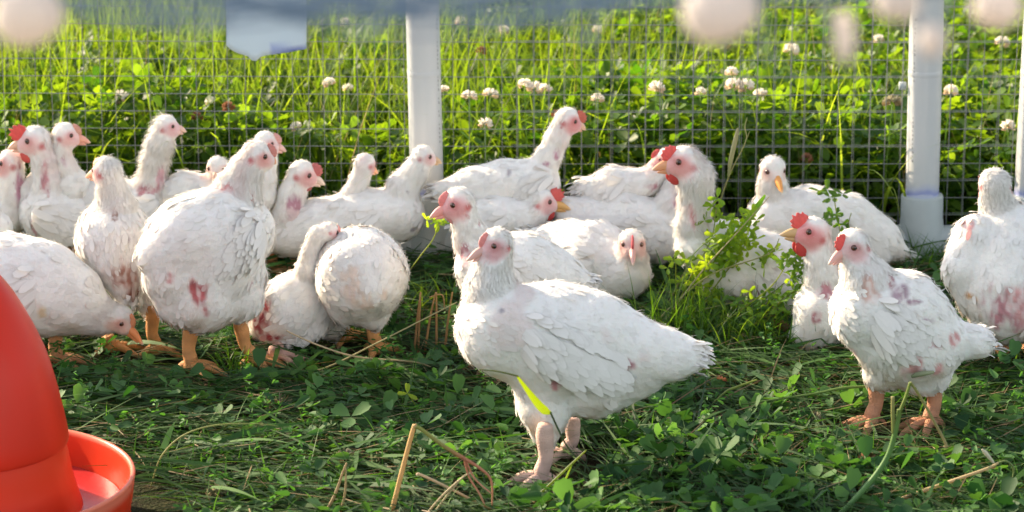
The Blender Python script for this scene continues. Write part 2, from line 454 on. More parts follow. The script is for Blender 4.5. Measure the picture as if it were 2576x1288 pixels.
        Rm = frames(xa, za); Ls = L * r.uniform(.65, 1.3, cnt); Ws = Wd * r.uniform(.7, 1.25, cnt)
        Rm = Rm * np.stack([Ls, Ws, Ls], -1)[:, None, :]
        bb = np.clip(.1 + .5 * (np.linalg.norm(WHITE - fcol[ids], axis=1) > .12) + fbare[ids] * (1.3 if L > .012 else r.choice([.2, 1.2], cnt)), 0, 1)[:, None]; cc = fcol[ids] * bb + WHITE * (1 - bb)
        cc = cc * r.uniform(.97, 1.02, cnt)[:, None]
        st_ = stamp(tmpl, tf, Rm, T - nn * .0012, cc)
        nv = norm(fN[ids] + r.normal(0, nj, (cnt, 3)) - fl_ * tl)
        NR.append(np.repeat(nv, len(tmpl), 0)); return st_
    lay = [layer(int(nf * .30), .0160, .0095, .0, .4, FEATHER_V * FLATF, FEATHER_F, [0], nj=.04, tl=.03),
           layer(int(nf * .35 * fluff), .008, .004, .05 * fluff, .8, FEATHER_V * FLATF, FEATHER_F, [1]),
           layer(int(nf * 1.5 * fluff), .0085, .0010, .30 * fluff, 1.7, DOWN_V, DOWN_F, [0]),
           layer(int(nf * 1.1 * fluff), .0068 * fluff, .0012, .36 * fluff, 1.6, DOWN_V, DOWN_F, [1]),
           layer(int(nf * .25), .004, .0012, .25, 1.2, DOWN_V, DOWN_F, [2])]
    lay = [l for l in lay if l is not None]
    # tail: a fan of longer feathers at the last bone
    if sp.get('tail', 1):
        e, er = torso[-1]; dirn = norm(torso[-1][0] - torso[-2][0]); k = 80
        sd_ = norm(np.cross(dirn, [0, 0, 1.0])); T = e + r.normal(0, er * .38, (k, 3))
        xa = norm(dirn + sd_ * r.normal(0, .28, (k, 1)) + r.normal(0, .14, (k, 3)) + np.array([0, 0, -.05]))
        za = norm(np.cross(sd_, dirn) + r.normal(0, .25, (k, 3)))
        Ls = (er * .55 + .011) * r.uniform(.6, 1.25, k); NR.append(np.repeat(norm(za * .2 + (T - e) / er * 1.2 + np.array([0, 0, .5])), len(FEATHER_V), 0))
        lay.append(stamp(FEATHER_V, FEATHER_F, frames(xa, za) * np.stack([Ls, np.full(k, .010), Ls], -1)[:, None, :], T, WHITE * r.uniform(.93, 1.04, (k, 1))))
    pv, pf, pc = merge(lay)
    mesh_obj('plumage', pv, pf, M_FEATHER, root, pc, nrm=np.concatenate(NR))
    # wings: rows of coverts, long flight feathers along the lower edge
    for wc, Rm, rad, sg in wings:
        wl_ = []; NW = []
        for row in range(1, 9):
            if row in (1, 3): continue
            k = 38 if row < 6 else 28
            v = 0.78 - row * .19; uu = np.linspace(-.82, .80, k) + r.normal(0, .035, k)
            vv = v + r.normal(0, .035, k) - .10 * uu
            q2 = 1 - uu ** 2 - vv ** 2
            ok = q2 > .02; uu, vv, q2 = uu[ok], vv[ok], q2[ok]; k = len(uu)
            loc_ = np.stack([uu * rad[0], vv * rad[1], np.sqrt(q2) * rad[2] * .76], -1)
            nn = norm(np.stack([uu / rad[0], vv / rad[1], np.sqrt(q2) / rad[2]], -1))
            fl_ = norm(np.stack([np.ones(k), -.32 - .1 * r.normal(size=k), -.10 * np.ones(k)], -1)); fl_ = norm(fl_ - nn * (fl_ * nn).sum(1)[:, None])
            Wm = Rm if True else None
            # local y of the wing frame points up or down depending on the side
            ys = 1.0 if Rm[2, 1] > 0 else -1.0
            loc_[:, 1] *= ys; nn[:, 1] *= ys; fl_[:, 1] *= ys
            T = loc_ @ Rm.T + wc; nn = nn @ Rm.T; fl_ = fl_ @ Rm.T
            keep = np.ones(k, bool)
            for c_, rw_ in PC: keep &= (np.linalg.norm(T + fl_ * .012 - c_, axis=1) > rw_ * .95) | (r.random(k) < .12)
            T, nn, fl_ = T[keep], nn[keep], fl_[keep]; k = len(T)
            if k == 0: continue
            L = (.020 + .0042 * row) * r.uniform(.85, 1.15, k); lf_ = r.uniform(.0, .04, k)[:, None]
            NW.append(np.repeat(norm(nn + r.normal(0, .04, (k, 3)) - fl_ * .05), len(FEATHER_V), 0))
            Fm = frames(norm(fl_ + nn * lf_), norm(nn - fl_ * lf_)) * np.stack([L, np.full(k, .0125) + .0005 * row, L * .7], -1)[:, None, :]
            wl_.append(stamp(FEATHER_V * FLATF, FEATHER_F, Fm, T + nn * .001 * (9 - row) * .4, WHITE * r.uniform(.975, 1.02, (k, 1))))
        wv, wf, wcl = merge(wl_)
        mesh_obj('wing', wv, wf, M_FEATHER, root, wcl, nrm=np.concatenate(NW))
    # eyes
    ecol = np.array(sp.get('eyecol', (.10, .035, .015)))
    for ec, sg in e_l:
        er = max(.0045, hr * .20); ax_ = norm(s * sg * .9 + f * .35 + u * .1)
        c = ec + s * sg * hr * .02
        # put the ball on the real surface of the head
        dd = cone_sdf(np.array([c + ax_ * t for t in np.linspace(-.02, .02, 41)]), hp, hb, hr * .88, hr * .50)
        k = int(np.argmin(np.abs(dd))); c = c + ax_ * np.linspace(-.02, .02, 41)[k] - ax_ * er * .42
        ev, ef, ecs = ball(c, er, 12, 14, ax_, [(0.0, .42, (.004, .003, .003)), (.42, 1.1, tuple(ecol)), (1.1, 3.2, (.06, .03, .025))])
        mesh_obj('eye', ev, ef, M_EYE, root, ecs)
    # beak: hooked upper mandible and a shorter lower one
    bc = np.array(sp.get('beakcol', (.74, .40, .26))); bl = np.linalg.norm(tip - hb)
    b0 = hb - f * hr * .02
    bw = hr * .36
    mid = b0 + f * bl * .45 + u * hr * .10
    for nm, pl, rl, cl in (('beak', [b0 + u * hr * .02, mid, b0 + f * bl * .82 + u * hr * .0, tip - u * hr * .16], [bw, bw * .78, bw * .42, .0006], [bc * .95, bc, bc * 1.05, np.array([.78, .62, .45])]),
                           ('lower_beak', [b0 - u * hr * .26, b0 + f * bl * .4 - u * hr * .24, b0 + f * bl * .78 - u * hr * .24], [bw * .62, bw * .46, .0008], [bc * .9, bc * .95, bc])):
        sl = spline(pl, 5); n_ = len(sl); rl2 = lerp_list(rl, n_)
        cc = [np.array([np.interp(j / (n_ - 1) * (len(cl) - 1), range(len(cl)), [c_[q] for c_ in cl]) for q in range(3)]) for j in range(n_)]
        tv, tf, tc_ = tube(sl, rl2, 12, cols=cc)
        # squeeze sideways towards the tip
        ctr = hp; sdist = (tv - ctr) @ s; tv = tv - np.outer(sdist * .22, s)
        mesh_obj(nm, tv, tf, M_BEAK, root, tc_)
    # comb
    cs = sp.get('comb', .25) * .78
    if cs > 0:
        cc = np.array(sp.get('combcol', (.74, .14, .12))); k = 15; top_, bot_ = [], []
        for i in range(k):
            t = i / (k - 1); ang = (-0.05 + t * 1.05) * 1.25
            base = hp + f * (hr * (.92 * math.cos(ang))) + u * (hr * (.28 + .66 * math.sin(ang)))
            out = norm(f * math.cos(ang + .25) + u * math.sin(ang + .25))
            hgt = hr * cs * (math.sin(math.pi * min(1, (t + .08) * .95)) ** .7) * (1 + .28 * math.sin(i * 2.4)) + .001
            top_.append(base + out * hgt); bot_.append(base - out * hr * .25)
        V_, F_ = [], []
        th = hr * .06 + .0006
        for i in range(k):
            for a, tt in ((bot_[i], 1.2), ((bot_[i] + top_[i]) / 2, 1.0), (top_[i], .35)):
                for sg in (-1, 1): V_.append(a + s * sg * th * tt)
        for i in range(k - 1):
            o, p = i * 6, i * 6 + 6
            for a, b in ((0, 2), (2, 4), (3, 1), (5, 3), (4, 5)):
                F_.append((o + a, o + b, p + b, p + a))
        F_ += [(0, 1, 3, 2), (2, 3, 5, 4)]; e = (k - 1) * 6; F_ += [(e, e + 2, e + 3, e + 1), (e + 2, e + 4, e + 5, e + 3)]
        V_ = np.array(V_); mesh_obj('comb', V_, np.array(F_), M_FLESH, root, np.tile(cc, (len(V_), 1)) * r.uniform(.9, 1.1, (len(V_), 1)))
    # wattles
    ws = sp.get('wattle', .2)
    if ws > 0:
        cc = np.array(sp.get('combcol', (.60, .07, .06)))
        for sg in (-1, 1):
            c = hp + f * hr * .50 - u * hr * (.62 + ws * .35) + s * sg * hr * .28
            ev, ef, _ = ball(np.zeros(3), 1.0, 8, 10, np.array([0, 0, 1.0]), None)
            Rw = np.stack([f * hr * (.34 + ws * .3), s * hr * .13, u * hr * (.26 + ws * .55)], -1)
            ev = ev @ Rw.T + c
            mesh_obj('wattle', ev, ef, M_FLESH, root, np.tile(cc * .95, (len(ev), 1)))
    return root

def project(V):
    d = V - np.array(camp); z = d @ np.array(fw)
    return CX + F_PX * d[:, 0] / z, CY - F_PX * (d @ np.array(upv)) / z
def ball(c, rad, nu, nv, axis, rings):
    axis = norm(np.asarray(axis, float)); t = np.array([0, 0, 1.0]) if abs(axis[2]) < .9 else np.array([1.0, 0, 0])
    a = norm(np.cross(axis, t)); b = np.cross(axis, a); V, Fa, C = [], [], []
    for i in range(nu + 1):
        th = math.pi * i / nu; th2 = max(th, 1e-3) if i == 0 else min(th, math.pi - 1e-3)
        for j in range(nv):
            ph = 2 * math.pi * j / nv
            V.append(c + rad * (axis * math.cos(th2) + (a * math.cos(ph) + b * math.sin(ph)) * math.sin(th2)))
            cc = (1, 1, 1)
            if rings:
                for lo, hi, q in rings:
                    if lo <= th < hi: cc = q
            C.append(cc)
    for i in range(nu):
        for j in range(nv):
            j2 = (j + 1) % nv; Fa.append((i * nv + j, (i + 1) * nv + j, (i + 1) * nv + j2, i * nv + j2))
    return np.array(V), np.array(Fa), np.array(C, float)

FEET = []
FENCE = G(2316, 640).y
def soil_mat():
    m, t, b = nodes('soil'); b.inputs['Roughness'].default_value = .95; b.inputs['Specular IOR Level'].default_value = .1
    tc = t.nodes.new('ShaderNodeTexCoord')
    n = t.nodes.new('ShaderNodeTexNoise'); n.inputs['Scale'].default_value = 22; n.inputs['Detail'].default_value = 8
    n2 = t.nodes.new('ShaderNodeTexNoise'); n2.inputs['Scale'].default_value = 160; n2.inputs['Detail'].default_value = 4
    cr = t.nodes.new('ShaderNodeValToRGB'); e = cr.color_ramp.elements
    e[0].position = .35; e[0].color = (.020, .013, .008, 1); e[1].position = .68; e[1].color = (.085, .055, .032, 1)
    k = e.new(.52); k.color = (.030, .036, .012, 1)
    bp = t.nodes.new('ShaderNodeBump'); bp.inputs['Strength'].default_value = .9; bp.inputs['Distance'].default_value = .01
    t.links.new(tc.outputs['Object'], n.inputs['Vector']); t.links.new(tc.outputs['Object'], n2.inputs['Vector'])
    t.links.new(n.outputs['Fac'], cr.inputs[0]); t.links.new(cr.outputs[0], b.inputs['Base Color'])
    t.links.new(n2.outputs['Fac'], bp.inputs['Height']); t.links.new(bp.outputs[0], b.inputs['Normal'])
    return m
def ground():
    xs = np.concatenate([[-60, -20, -6], np.linspace(-2.5, 2.5, 90), [6, 20, 60]]); ys = np.concatenate([[-20, 0, 2], np.linspace(2.6, 9, 110), [12, 25, 90]])
    n = SinNoise(3, 9); n2 = SinNoise(4, 40)
    Xg, Yg = np.meshgrid(xs, ys, indexing='ij'); Q = np.stack([Xg.ravel(), Yg.ravel(), np.zeros(Xg.size)], -1)
    m = (np.abs(Q[:, 0]) < 2.6) & (Q[:, 1] > 2.5) & (Q[:, 1] < 9.1)
    Q[:, 2] = np.where(m, n(Q) * .004 + n2(Q) * .003 - .006, -.006)
    a, b = len(xs), len(ys); I = np.arange(a * b).reshape(a, b)
    Fq = np.stack([I[:-1, :-1].ravel(), I[1:, :-1].ravel(), I[1:, 1:].ravel(), I[:-1, 1:].ravel()], -1)
    o = mesh_obj('ground', Q, Fq, soil_mat()); tag(o, 'dark brown soil under the trampled grass', 'ground', kind='structure')
ground()

# -- plants drawn as blades, trefoils and strands
def blades(base, hdir, L, lean, curve, wd, K, col, zlift=None, twist=None, tipcol=None):
    N = len(base); t = np.linspace(0, 1, K)[None, :, None]
    h = np.concatenate([hdir, np.zeros((N, 1))], 1)
    lean = lean[:, None, None]; curve = curve[:, None, None]; Lx = L[:, None, None]
    up = np.array([0, 0, 1.0])[None, None, :]
    th = lean + curve * t                                   # angle from the vertical along the blade
    dt = Lx / (K - 1); step = up * np.cos(th) * dt + h[:, None, :] * np.sin(th) * dt
    path = base[:, None, :] + np.concatenate([np.zeros((N, 1, 3)), np.cumsum(step, 1)[:, :-1]], 1)
    if zlift is not None: path[:, :, 2] = np.maximum(path[:, :, 2], np.where(base[:, 2] < -.1, -1, zlift)[:, None])
    sd_ = np.stack([-h[:, 1], h[:, 0], np.zeros(N)], -1)
    tw = rng.uniform(-.8, .8, N) if twist is None else twist
    sd_ = norm(sd_ + np.stack([np.zeros(N), np.zeros(N), tw], -1))
    prof = (1 - t ** 2.2) * (.55 + .45 * np.sin(np.pi * np.minimum(t + .15, 1)))
    off = sd_[:, None, :] * wd[:, None, None] * .5 * np.maximum(prof, .04)
    V = np.stack([path - off, path + off], 2).reshape(-1, 3)
    i = np.arange(N)[:, None] * K * 2 + np.arange(K - 1)[None, :] * 2
    Fq = np.stack([i, i + 1, i + 3, i + 2], -1).reshape(-1, 4)
    c = np.repeat(col[:, None, :], K * 2, 1)
    if tipcol is not None:
        tt = np.repeat(t[0, :, 0], 2)[None, :, None] ** 2; c = c * (1 - tt * .6) + tipcol * tt * .6
    return V, Fq, c.reshape(-1, 3)
LV = np.array([[0, 0, 0], [.35, -.30, .03], [.35, 0, -.06], [.35, .30, .03], [.78, -.40, .07], [.80, 0, -.05], [.78, .40, .07], [1.02, -.18, .0], [.97, 0, -.06], [1.02, .18, .0]])
LF = np.array([[0, 1, 2, 2], [0, 2, 3, 3], [1, 4, 5, 2], [2, 5, 6, 3], [4, 7, 8, 5], [5, 8, 9, 6]])
def tre_template(ang=2 * math.pi / 3, n=3, cup=.25):
    V, Fa = [], []
    for k in range(n):
        a = k * ang; c, s_ = math.cos(a), math.sin(a)
        q = LV.copy(); q[:, 2] += q[:, 0] * cup; q[:, 0] += .05
        V.append(np.stack([q[:, 0] * c - q[:, 1] * s_, q[:, 0] * s_ + q[:, 1] * c, q[:, 2]], -1)); Fa.append(LF + k * len(LV))
    return np.concatenate(V), np.concatenate(Fa)
TV, TF = tre_template()
# split degenerate quads: use triangles for every leaf face
def tri(F_):
    out = []
    for f in F_:
        if f[2] == f[3]: out.append([f[0], f[1], f[2]])
        else: out += [[f[0], f[1], f[2]], [f[0], f[2], f[3]]]
    return np.array(out)
TF = tri(TF); LF3 = tri(LF)
def leaves(T, size, tilt, col, tmpl=None, lean=None):
    N = len(T); tv, tf = tmpl or (TV, TF)
    a = rng.uniform(0, 6.28, N); xa = np.stack([np.cos(a), np.sin(a), rng.normal(0, .15, N)], -1)
    za = norm(np.array([0, 0, 1.0]) + rng.normal(0, 1, (N, 3)) * tilt + (lean if lean is not None else 0))
    Rm = frames(xa - za * (xa * za).sum(1)[:, None], za) * size[:, None, None]
    return stamp(tv, tf, Rm, T, col)
def cmix(a, b, n, jitter=.18):
    t = rng.uniform(0, 1, n)[:, None]; c = np.array(a) * (1 - t) + np.array(b) * t
    return c * rng.uniform(1 - jitter, 1 + jitter, (n, 1))
def tobj(name, parts, mat, label, cat):
    V, Fa, C = merge(parts); o = mesh_obj(name, V, Fa, mat, None, C); tag(o, label, cat, kind='stuff'); return o

def turf():
    dc = np.array(W(-80, 1200, 3.9))
    X0, X1, Ya, Yb = -1.25, 1.25, 3.35, FENCE + .02
    def pos(n, z0=0, z1=.0, yb=Yb, ya=Ya):
        q = np.stack([rng.uniform(X0, X1, n), rng.uniform(ya, yb, n), rng.uniform(z0, z1 + 1e-6, n)], -1)
        q[(np.hypot(q[:, 0] - dc[0], q[:, 1] - dc[1]) < .30), 2] = -.3
        for f_ in FEET: q[(np.hypot((q[:, 0] - f_[0]) * .9, q[:, 1] - f_[1] + .034) < .060) & (rng.random(n) < .95), 2] = -.3
        q[(np.abs(q[:, 1] - 4.98) < .17) & (SinNoise(17, 14)(q) > -.1) & (rng.random(n) < .62), 2] = -.3
        return q
    P_ = []
    n = 34000                                                # mown blades lying in swathes
    b = pos(n, .0, .022); b[:, 2] = np.where(b[:, 2] < -.1, -.3, b[:, 2]); sw = SinNoise(11, 3.2)(b) * 1.1; a = sw + rng.normal(0, .45, n) + np.where(rng.random(n) < .5, 0, math.pi)
    hd = np.stack([np.cos(a), np.sin(a)], -1); L = rng.uniform(.04, .17, n)
    P_.append(blades(b, hd, L, rng.uniform(1.25, 1.55, n), rng.uniform(.0, .45, n), rng.uniform(.0018, .0055, n), 6,
                     cmix((.012, .042, .012), (.062, .128, .030), n), zlift=np.clip(rng.normal(.006, .008, n), 0.001, .03)))
    n = 1500; b = pos(n, .004, .03); a = sw[:n] * .6 + rng.normal(0, .8, n); hd = np.stack([np.cos(a), np.sin(a)], -1)   # broad flattened blades
    P_.append(blades(b, hd, rng.uniform(.08, .20, n), rng.uniform(1.15, 1.5, n), rng.uniform(.0, .6, n), rng.uniform(.005, .010, n), 9, cmix((.018, .065, .014), (.07, .16, .03), n), zlift=rng.uniform(.006, .035, n)))
    n = 9000                                                # short standing blades
    b = pos(n); a = rng.uniform(0, 6.28, n); hd = np.stack([np.cos(a), np.sin(a)], -1)
    P_.append(blades(b, hd, rng.uniform(.025, .075, n), rng.uniform(.1, .9, n), rng.uniform(.2, 1.2, n), rng.uniform(.0016, .0038, n), 5,
                     cmix((.025, .085, .015), (.070, .170, .030), n)))
    tobj('cut_grass', P_, M_TURF, 'trampled dark green grass blades lying flat in front of the fence', 'grass')
    n = 8200                                                # clover leaves among them, thicker near the camera
    b = pos(n, .008, .04); dens = SinNoise(12, 5)(b); yk = (b[:, 1] - Ya) / (Yb - Ya)
    k = rng.random(n) < np.clip(.80 - .72 * yk + dens * .5, .05, 1); b = b[k]; n = len(b); yk = yk[k]
    P2 = [leaves(b, rng.uniform(.012, .031, n) * (1.35 - .6 * yk), .45, cmix((.014, .060, .018), (.085, .19, .050), n))]
    n = 5200; b = pos(n, .004, .05); k = rng.random(n) < np.clip(.55 + SinNoise(13, 6)(b) * .7, 0, 1); b = b[k]; n = len(b)
    P2.append(leaves(b, rng.uniform(.012, .034, n), .6, cmix((.014, .058, .016), (.075, .18, .045), n), tmpl=(LV * np.array([1, .55, 1]), LF3)))
    # stalked sprigs with pairs of leaflets
    ns = 420; b = pos(ns, .0, .0, yb=4.9)
    for i in range(ns):
        d = Vector((rng.normal(), rng.normal(), rng.uniform(.3, 1.4))).normalized(); L = rng.uniform(.05, .11); k = int(rng.integers(7, 13))
        t = np.linspace(.25, 1, k); T = b[i] + np.outer(t * L, d)
        Tn = np.repeat(T, 3, 0) + rng.normal(0, .004, (3 * k, 3))
        P2.append(leaves(Tn, rng.uniform(.007, .013, 3 * k), .7, cmix((.03, .10, .02), (.08, .21, .045), 3 * k), tmpl=(LV * np.array([1, .5, 1]), LF3)))
    tobj('clover_leaves', P2, M_TURF, 'low clover leaves growing through the trampled grass', 'clover')
    n = 5600; b = pos(n, .0, .030); a = rng.normal(0, .6, n) + SinNoise(15, 3)(b); hd = np.stack([np.cos(a), np.sin(a)], -1)
    Z = [blades(b, hd, rng.uniform(.03, .15, n), rng.uniform(1.3, 1.6, n), rng.uniform(-.1, .3, n), rng.uniform(.001, .0026, n), 5,
                cmix((.12, .075, .035), (.34, .25, .12), n), zlift=rng.uniform(.002, .02, n))]
    n = 2400; b = pos(n, .002, .012, ya=4.2); a = rng.uniform(0, 6.28, n); hd = np.stack([np.cos(a), np.sin(a)], -1)
    Z.append(blades(b, hd, rng.uniform(.01, .05, n), rng.uniform(1.3, 1.6, n), rng.uniform(-.1, .3, n), rng.uniform(.002, .006, n), 4,
                    cmix((.06, .03, .015), (.17, .10, .05), n), zlift=rng.uniform(.001, .010, n)))
    tobj('dry_grass', Z, M_STRAW, 'thin dry brown stems scattered among the green blades', 'straw')

def meadow():
    Ya, Yb = FENCE + .035, FENCE + 2.9
    def pos(n, ya=Ya, yb=Yb, x0=-1.7, x1=1.7): return np.stack([rng.uniform(x0, x1, n), rng.uniform(ya, yb, n), np.zeros(n)], -1)
    P_ = []
    n = 30000; b = pos(n, ya=Ya + .05); leftness = np.clip(.58 - b[:, 0] * .50, .20, 1) * np.clip((b[:, 1] - Ya) / .35 + .12, 0, 1); nn_ = SinNoise(21, 5)(b)
    b = b[rng.random(n) < leftness + nn_ * .25]; n = len(b)
    a = rng.uniform(0, 6.28, n); hd = np.stack([np.cos(a), np.sin(a)], -1)
    L = rng.uniform(.16, .46, n) * (1 - .22 * np.clip(b[:, 0], -.5, 1))
    P_.append(blades(b, hd, L, rng.uniform(0, .40, n), np.abs(rng.normal(.45, .6, n)), rng.uniform(.0028, .0080, n), 7,
                     cmix((.022, .070, .012), (.095, .180, .026), n, .3), tipcol=np.array([.13, .20, .025])))
    n = 2800; b = pos(n); a = rng.uniform(0, 6.28, n); hd = np.stack([np.cos(a), np.sin(a)], -1)   # long arching blades
    P_.append(blades(b, hd, rng.uniform(.30, .50, n), rng.uniform(.1, .6, n), rng.uniform(.6, 1.9, n), rng.uniform(.003, .007, n), 12,
                     cmix((.07, .15, .02), (.15, .23, .05), n)))
    tobj('meadow_grass', P_, M_LEAF, 'tall sunlit yellow green grass growing beyond the wire fence', 'grass')
    n = 34000; b = pos(n); b[:, 1] = Ya + (b[:, 1] - Ya) * rng.uniform(.15, 1, n); nn_ = SinNoise(22, 7)(b); b[:, 2] = rng.uniform(.05, .235, n) * (1 + .25 * nn_)
    k = rng.random(n) < np.clip(.62 + b[:, 0] * .25 + nn_ * .3, .2, 1); b = b[k]; n = len(b)
    Q = [leaves(b, rng.uniform(.012, .030, n), .5, cmix((.018, .070, .008), (.100, .190, .020), n))]
    tobj('meadow_clover', Q, M_LEAF, 'dense leafy clover under the tall grass beyond the fence', 'clover')
    n = 900; b = pos(n); a = rng.uniform(0, 6.28, n); hd = np.stack([np.cos(a), np.sin(a)], -1)
    st = [blades(b, hd, rng.uniform(.2, .42, n), rng.uniform(0, .7, n), rng.uniform(0, .8, n), rng.uniform(.0016, .004, n), 8,
                 cmix((.30, .24, .10), (.50, .43, .24), n))]
    tobj('dry_stems', st, M_STRAW, 'pale dry grass stems standing in the meadow beyond the fence', 'straw')
    n = 16000; b = np.stack([rng.uniform(-6, 6, n), rng.uniform(Ya, Ya + 9, n), np.zeros(n)], -1)
    k = (np.abs(b[:, 0]) > 1.6) | (b[:, 1] > Yb - .1); b = b[k]; n = len(b); a = rng.uniform(0, 6.28, n); hd = np.stack([np.cos(a), np.sin(a)], -1)
    far = [blades(b, hd, rng.uniform(.18, .42, n), rng.uniform(0, .4, n), rng.uniform(.1, .9, n), rng.uniform(.008, .02, n), 5, cmix((.04, .10, .014), (.10, .19, .025), n))]
    n = 9000; b = np.stack([rng.uniform(-5, 5, n), rng.uniform(2.2, Ya, n), np.zeros(n)], -1); b = b[(np.abs(b[:, 0]) > 1.2) | (b[:, 1] < 3.4)]; n = len(b)
    a = rng.uniform(0, 6.28, n); hd = np.stack([np.cos(a), np.sin(a)], -1)
    far.append(blades(b, hd, rng.uniform(.05, .12, n), rng.uniform(.3, 1.3, n), rng.uniform(.1, .9, n), rng.uniform(.004, .01, n), 4, cmix((.02, .07, .012), (.06, .14, .025), n)))
    tobj('outlying_grass', far, M_LEAF, 'rougher grass spreading away around the pen', 'grass')
meadow()
# ------------------------------------------------------------------ fence, posts
def wire_boxes(A, B, rad):
    """three sided rods between rows of A and B"""
    d = norm(B - A); t = np.where(np.abs(d[:, 2:3]) > .8, np.array([1.0, 0, 0]), np.array([0, 0, 1.0])); a = norm(np.cross(d, t)); b = np.cross(d, a)
    V = []
    for e in (A, B):
        for k in range(4):
            th = k * math.pi / 2 + .785; V.append(e + (a * math.cos(th) + b * math.sin(th)) * rad)
    V = np.stack(V, 1).reshape(-1, 3); i = np.arange(len(A))[:, None] * 8
    F_ = np.concatenate([i + np.array([k, (k + 1) % 4, 4 + (k + 1) % 4, 4 + k]) for k in range(4)])
    return V, F_, np.ones((len(V), 3))
def fence():
    root = thing('wire_fence', 'fine square welded wire fence standing between the chickens and the meadow', 'fence', (0, FENCE, 0))
    nb = SinNoise(31, 4.0); 
    def mesh_layer(yo, sx, sz, x0, x1, z1, r_, name, ph):
        A, B = [], []
        for z in np.arange(.012, z1, sz):
            xs = np.arange(x0, x1 + .01, .12); P_ = np.stack([xs, np.full(len(xs), FENCE + yo), np.full(len(xs), z)], -1)
            P_[:, 1] += nb(P_) * .004; P_[:, 2] += nb(P_ + 5) * .0022
            A.append(P_[:-1]); B.append(P_[1:])
        for x in np.arange(x0 + ph, x1, sx):
            zs = np.arange(0, z1 + .01, .10); P_ = np.stack([np.full(len(zs), x + rng.normal(0, .0015)), np.full(len(zs), FENCE + yo + .0018), zs], -1)
            P_[:, 1] += nb(P_) * .004; P_[:, 0] += nb(P_ + 3) * .0025
            A.append(P_[:-1]); B.append(P_[1:])
        V, F_, c = wire_boxes(np.concatenate(A), np.concatenate(B), r_)
        mesh_obj(name, V, F_, M_WIRE, root, smooth=False)
    mesh_layer(0, .0285, .0315, -1.9, 1.9, .80, .00080, 'wire_mesh', 0)
    mesh_layer(.012, .0285, .0630, .0, 1.9, .80, .00060, 'wire_mesh', .011)
fence()

def pvc_mat():
    m, t, b = nodes('white_pipe'); b.inputs['Roughness'].default_value = .38
    tc = t.nodes.new('ShaderNodeTexCoord'); sp = t.nodes.new('ShaderNodeSeparateXYZ'); t.links.new(tc.outputs['Object'], sp.inputs[0])
    n = t.nodes.new('ShaderNodeTexNoise'); n.inputs['Scale'].default_value = 7; n.inputs['Detail'].default_value = 4; t.links.new(tc.outputs['Object'], n.inputs['Vector'])
    wv = t.nodes.new('ShaderNodeMath'); wv.operation = 'MULTIPLY_ADD'; wv.inputs[1].default_value = .10
    t.links.new(n.outputs['Fac'], wv.inputs[0]); t.links.new(sp.outputs['Z'], wv.inputs[2])
    cr = t.nodes.new('ShaderNodeValToRGB'); e = cr.color_ramp.elements
    base = (.52, .53, .53, 1); vio = (.22, .25, .52, 1); pale = (.40, .44, .56, 1)
    e[0].position = 0; e[0].color = pale; e[1].position = 1; e[1].color = base
    for p, c in ((.135, pale), (.145, vio), (.152, vio), (.158, pale), (.172, pale), (.177, vio), (.182, pale), (.192, base)):
        k = e.new(p); k.color = c
    d = t.nodes.new('ShaderNodeTexNoise'); d.inputs['Scale'].default_value = 3; d.inputs['Detail'].default_value = 6; t.links.new(tc.outputs['Object'], d.inputs['Vector'])
    mx = t.nodes.new('ShaderNodeMix'); mx.data_type = 'RGBA'; mx.blend_type = 'MULTIPLY'; mr = t.nodes.new('ShaderNodeMapRange')
    mr.inputs[1].default_value = .5; mr.inputs[2].default_value = .9; mr.inputs[3].default_value = 0; mr.inputs[4].default_value = .5
    t.links.new(d.outputs['Fac'], mr.inputs[0]); t.links.new(mr.outputs[0], mx.inputs[0]); mx.inputs[7].default_value = (.72, .70, .62, 1)
    t.links.new(wv.outputs[0], cr.inputs[0]); t.links.new(cr.outputs[0], mx.inputs[6]); t.links.new(mx.outputs[2], b.inputs['Base Color'])
    return m
M_PVC = pvc_mat(); M_PVC2 = plain('white_fitting', (.36, .40, .40), .45, var=.12, bscale=25); M_INK = plain('printed_ink', (.05, .05, .06), .7)
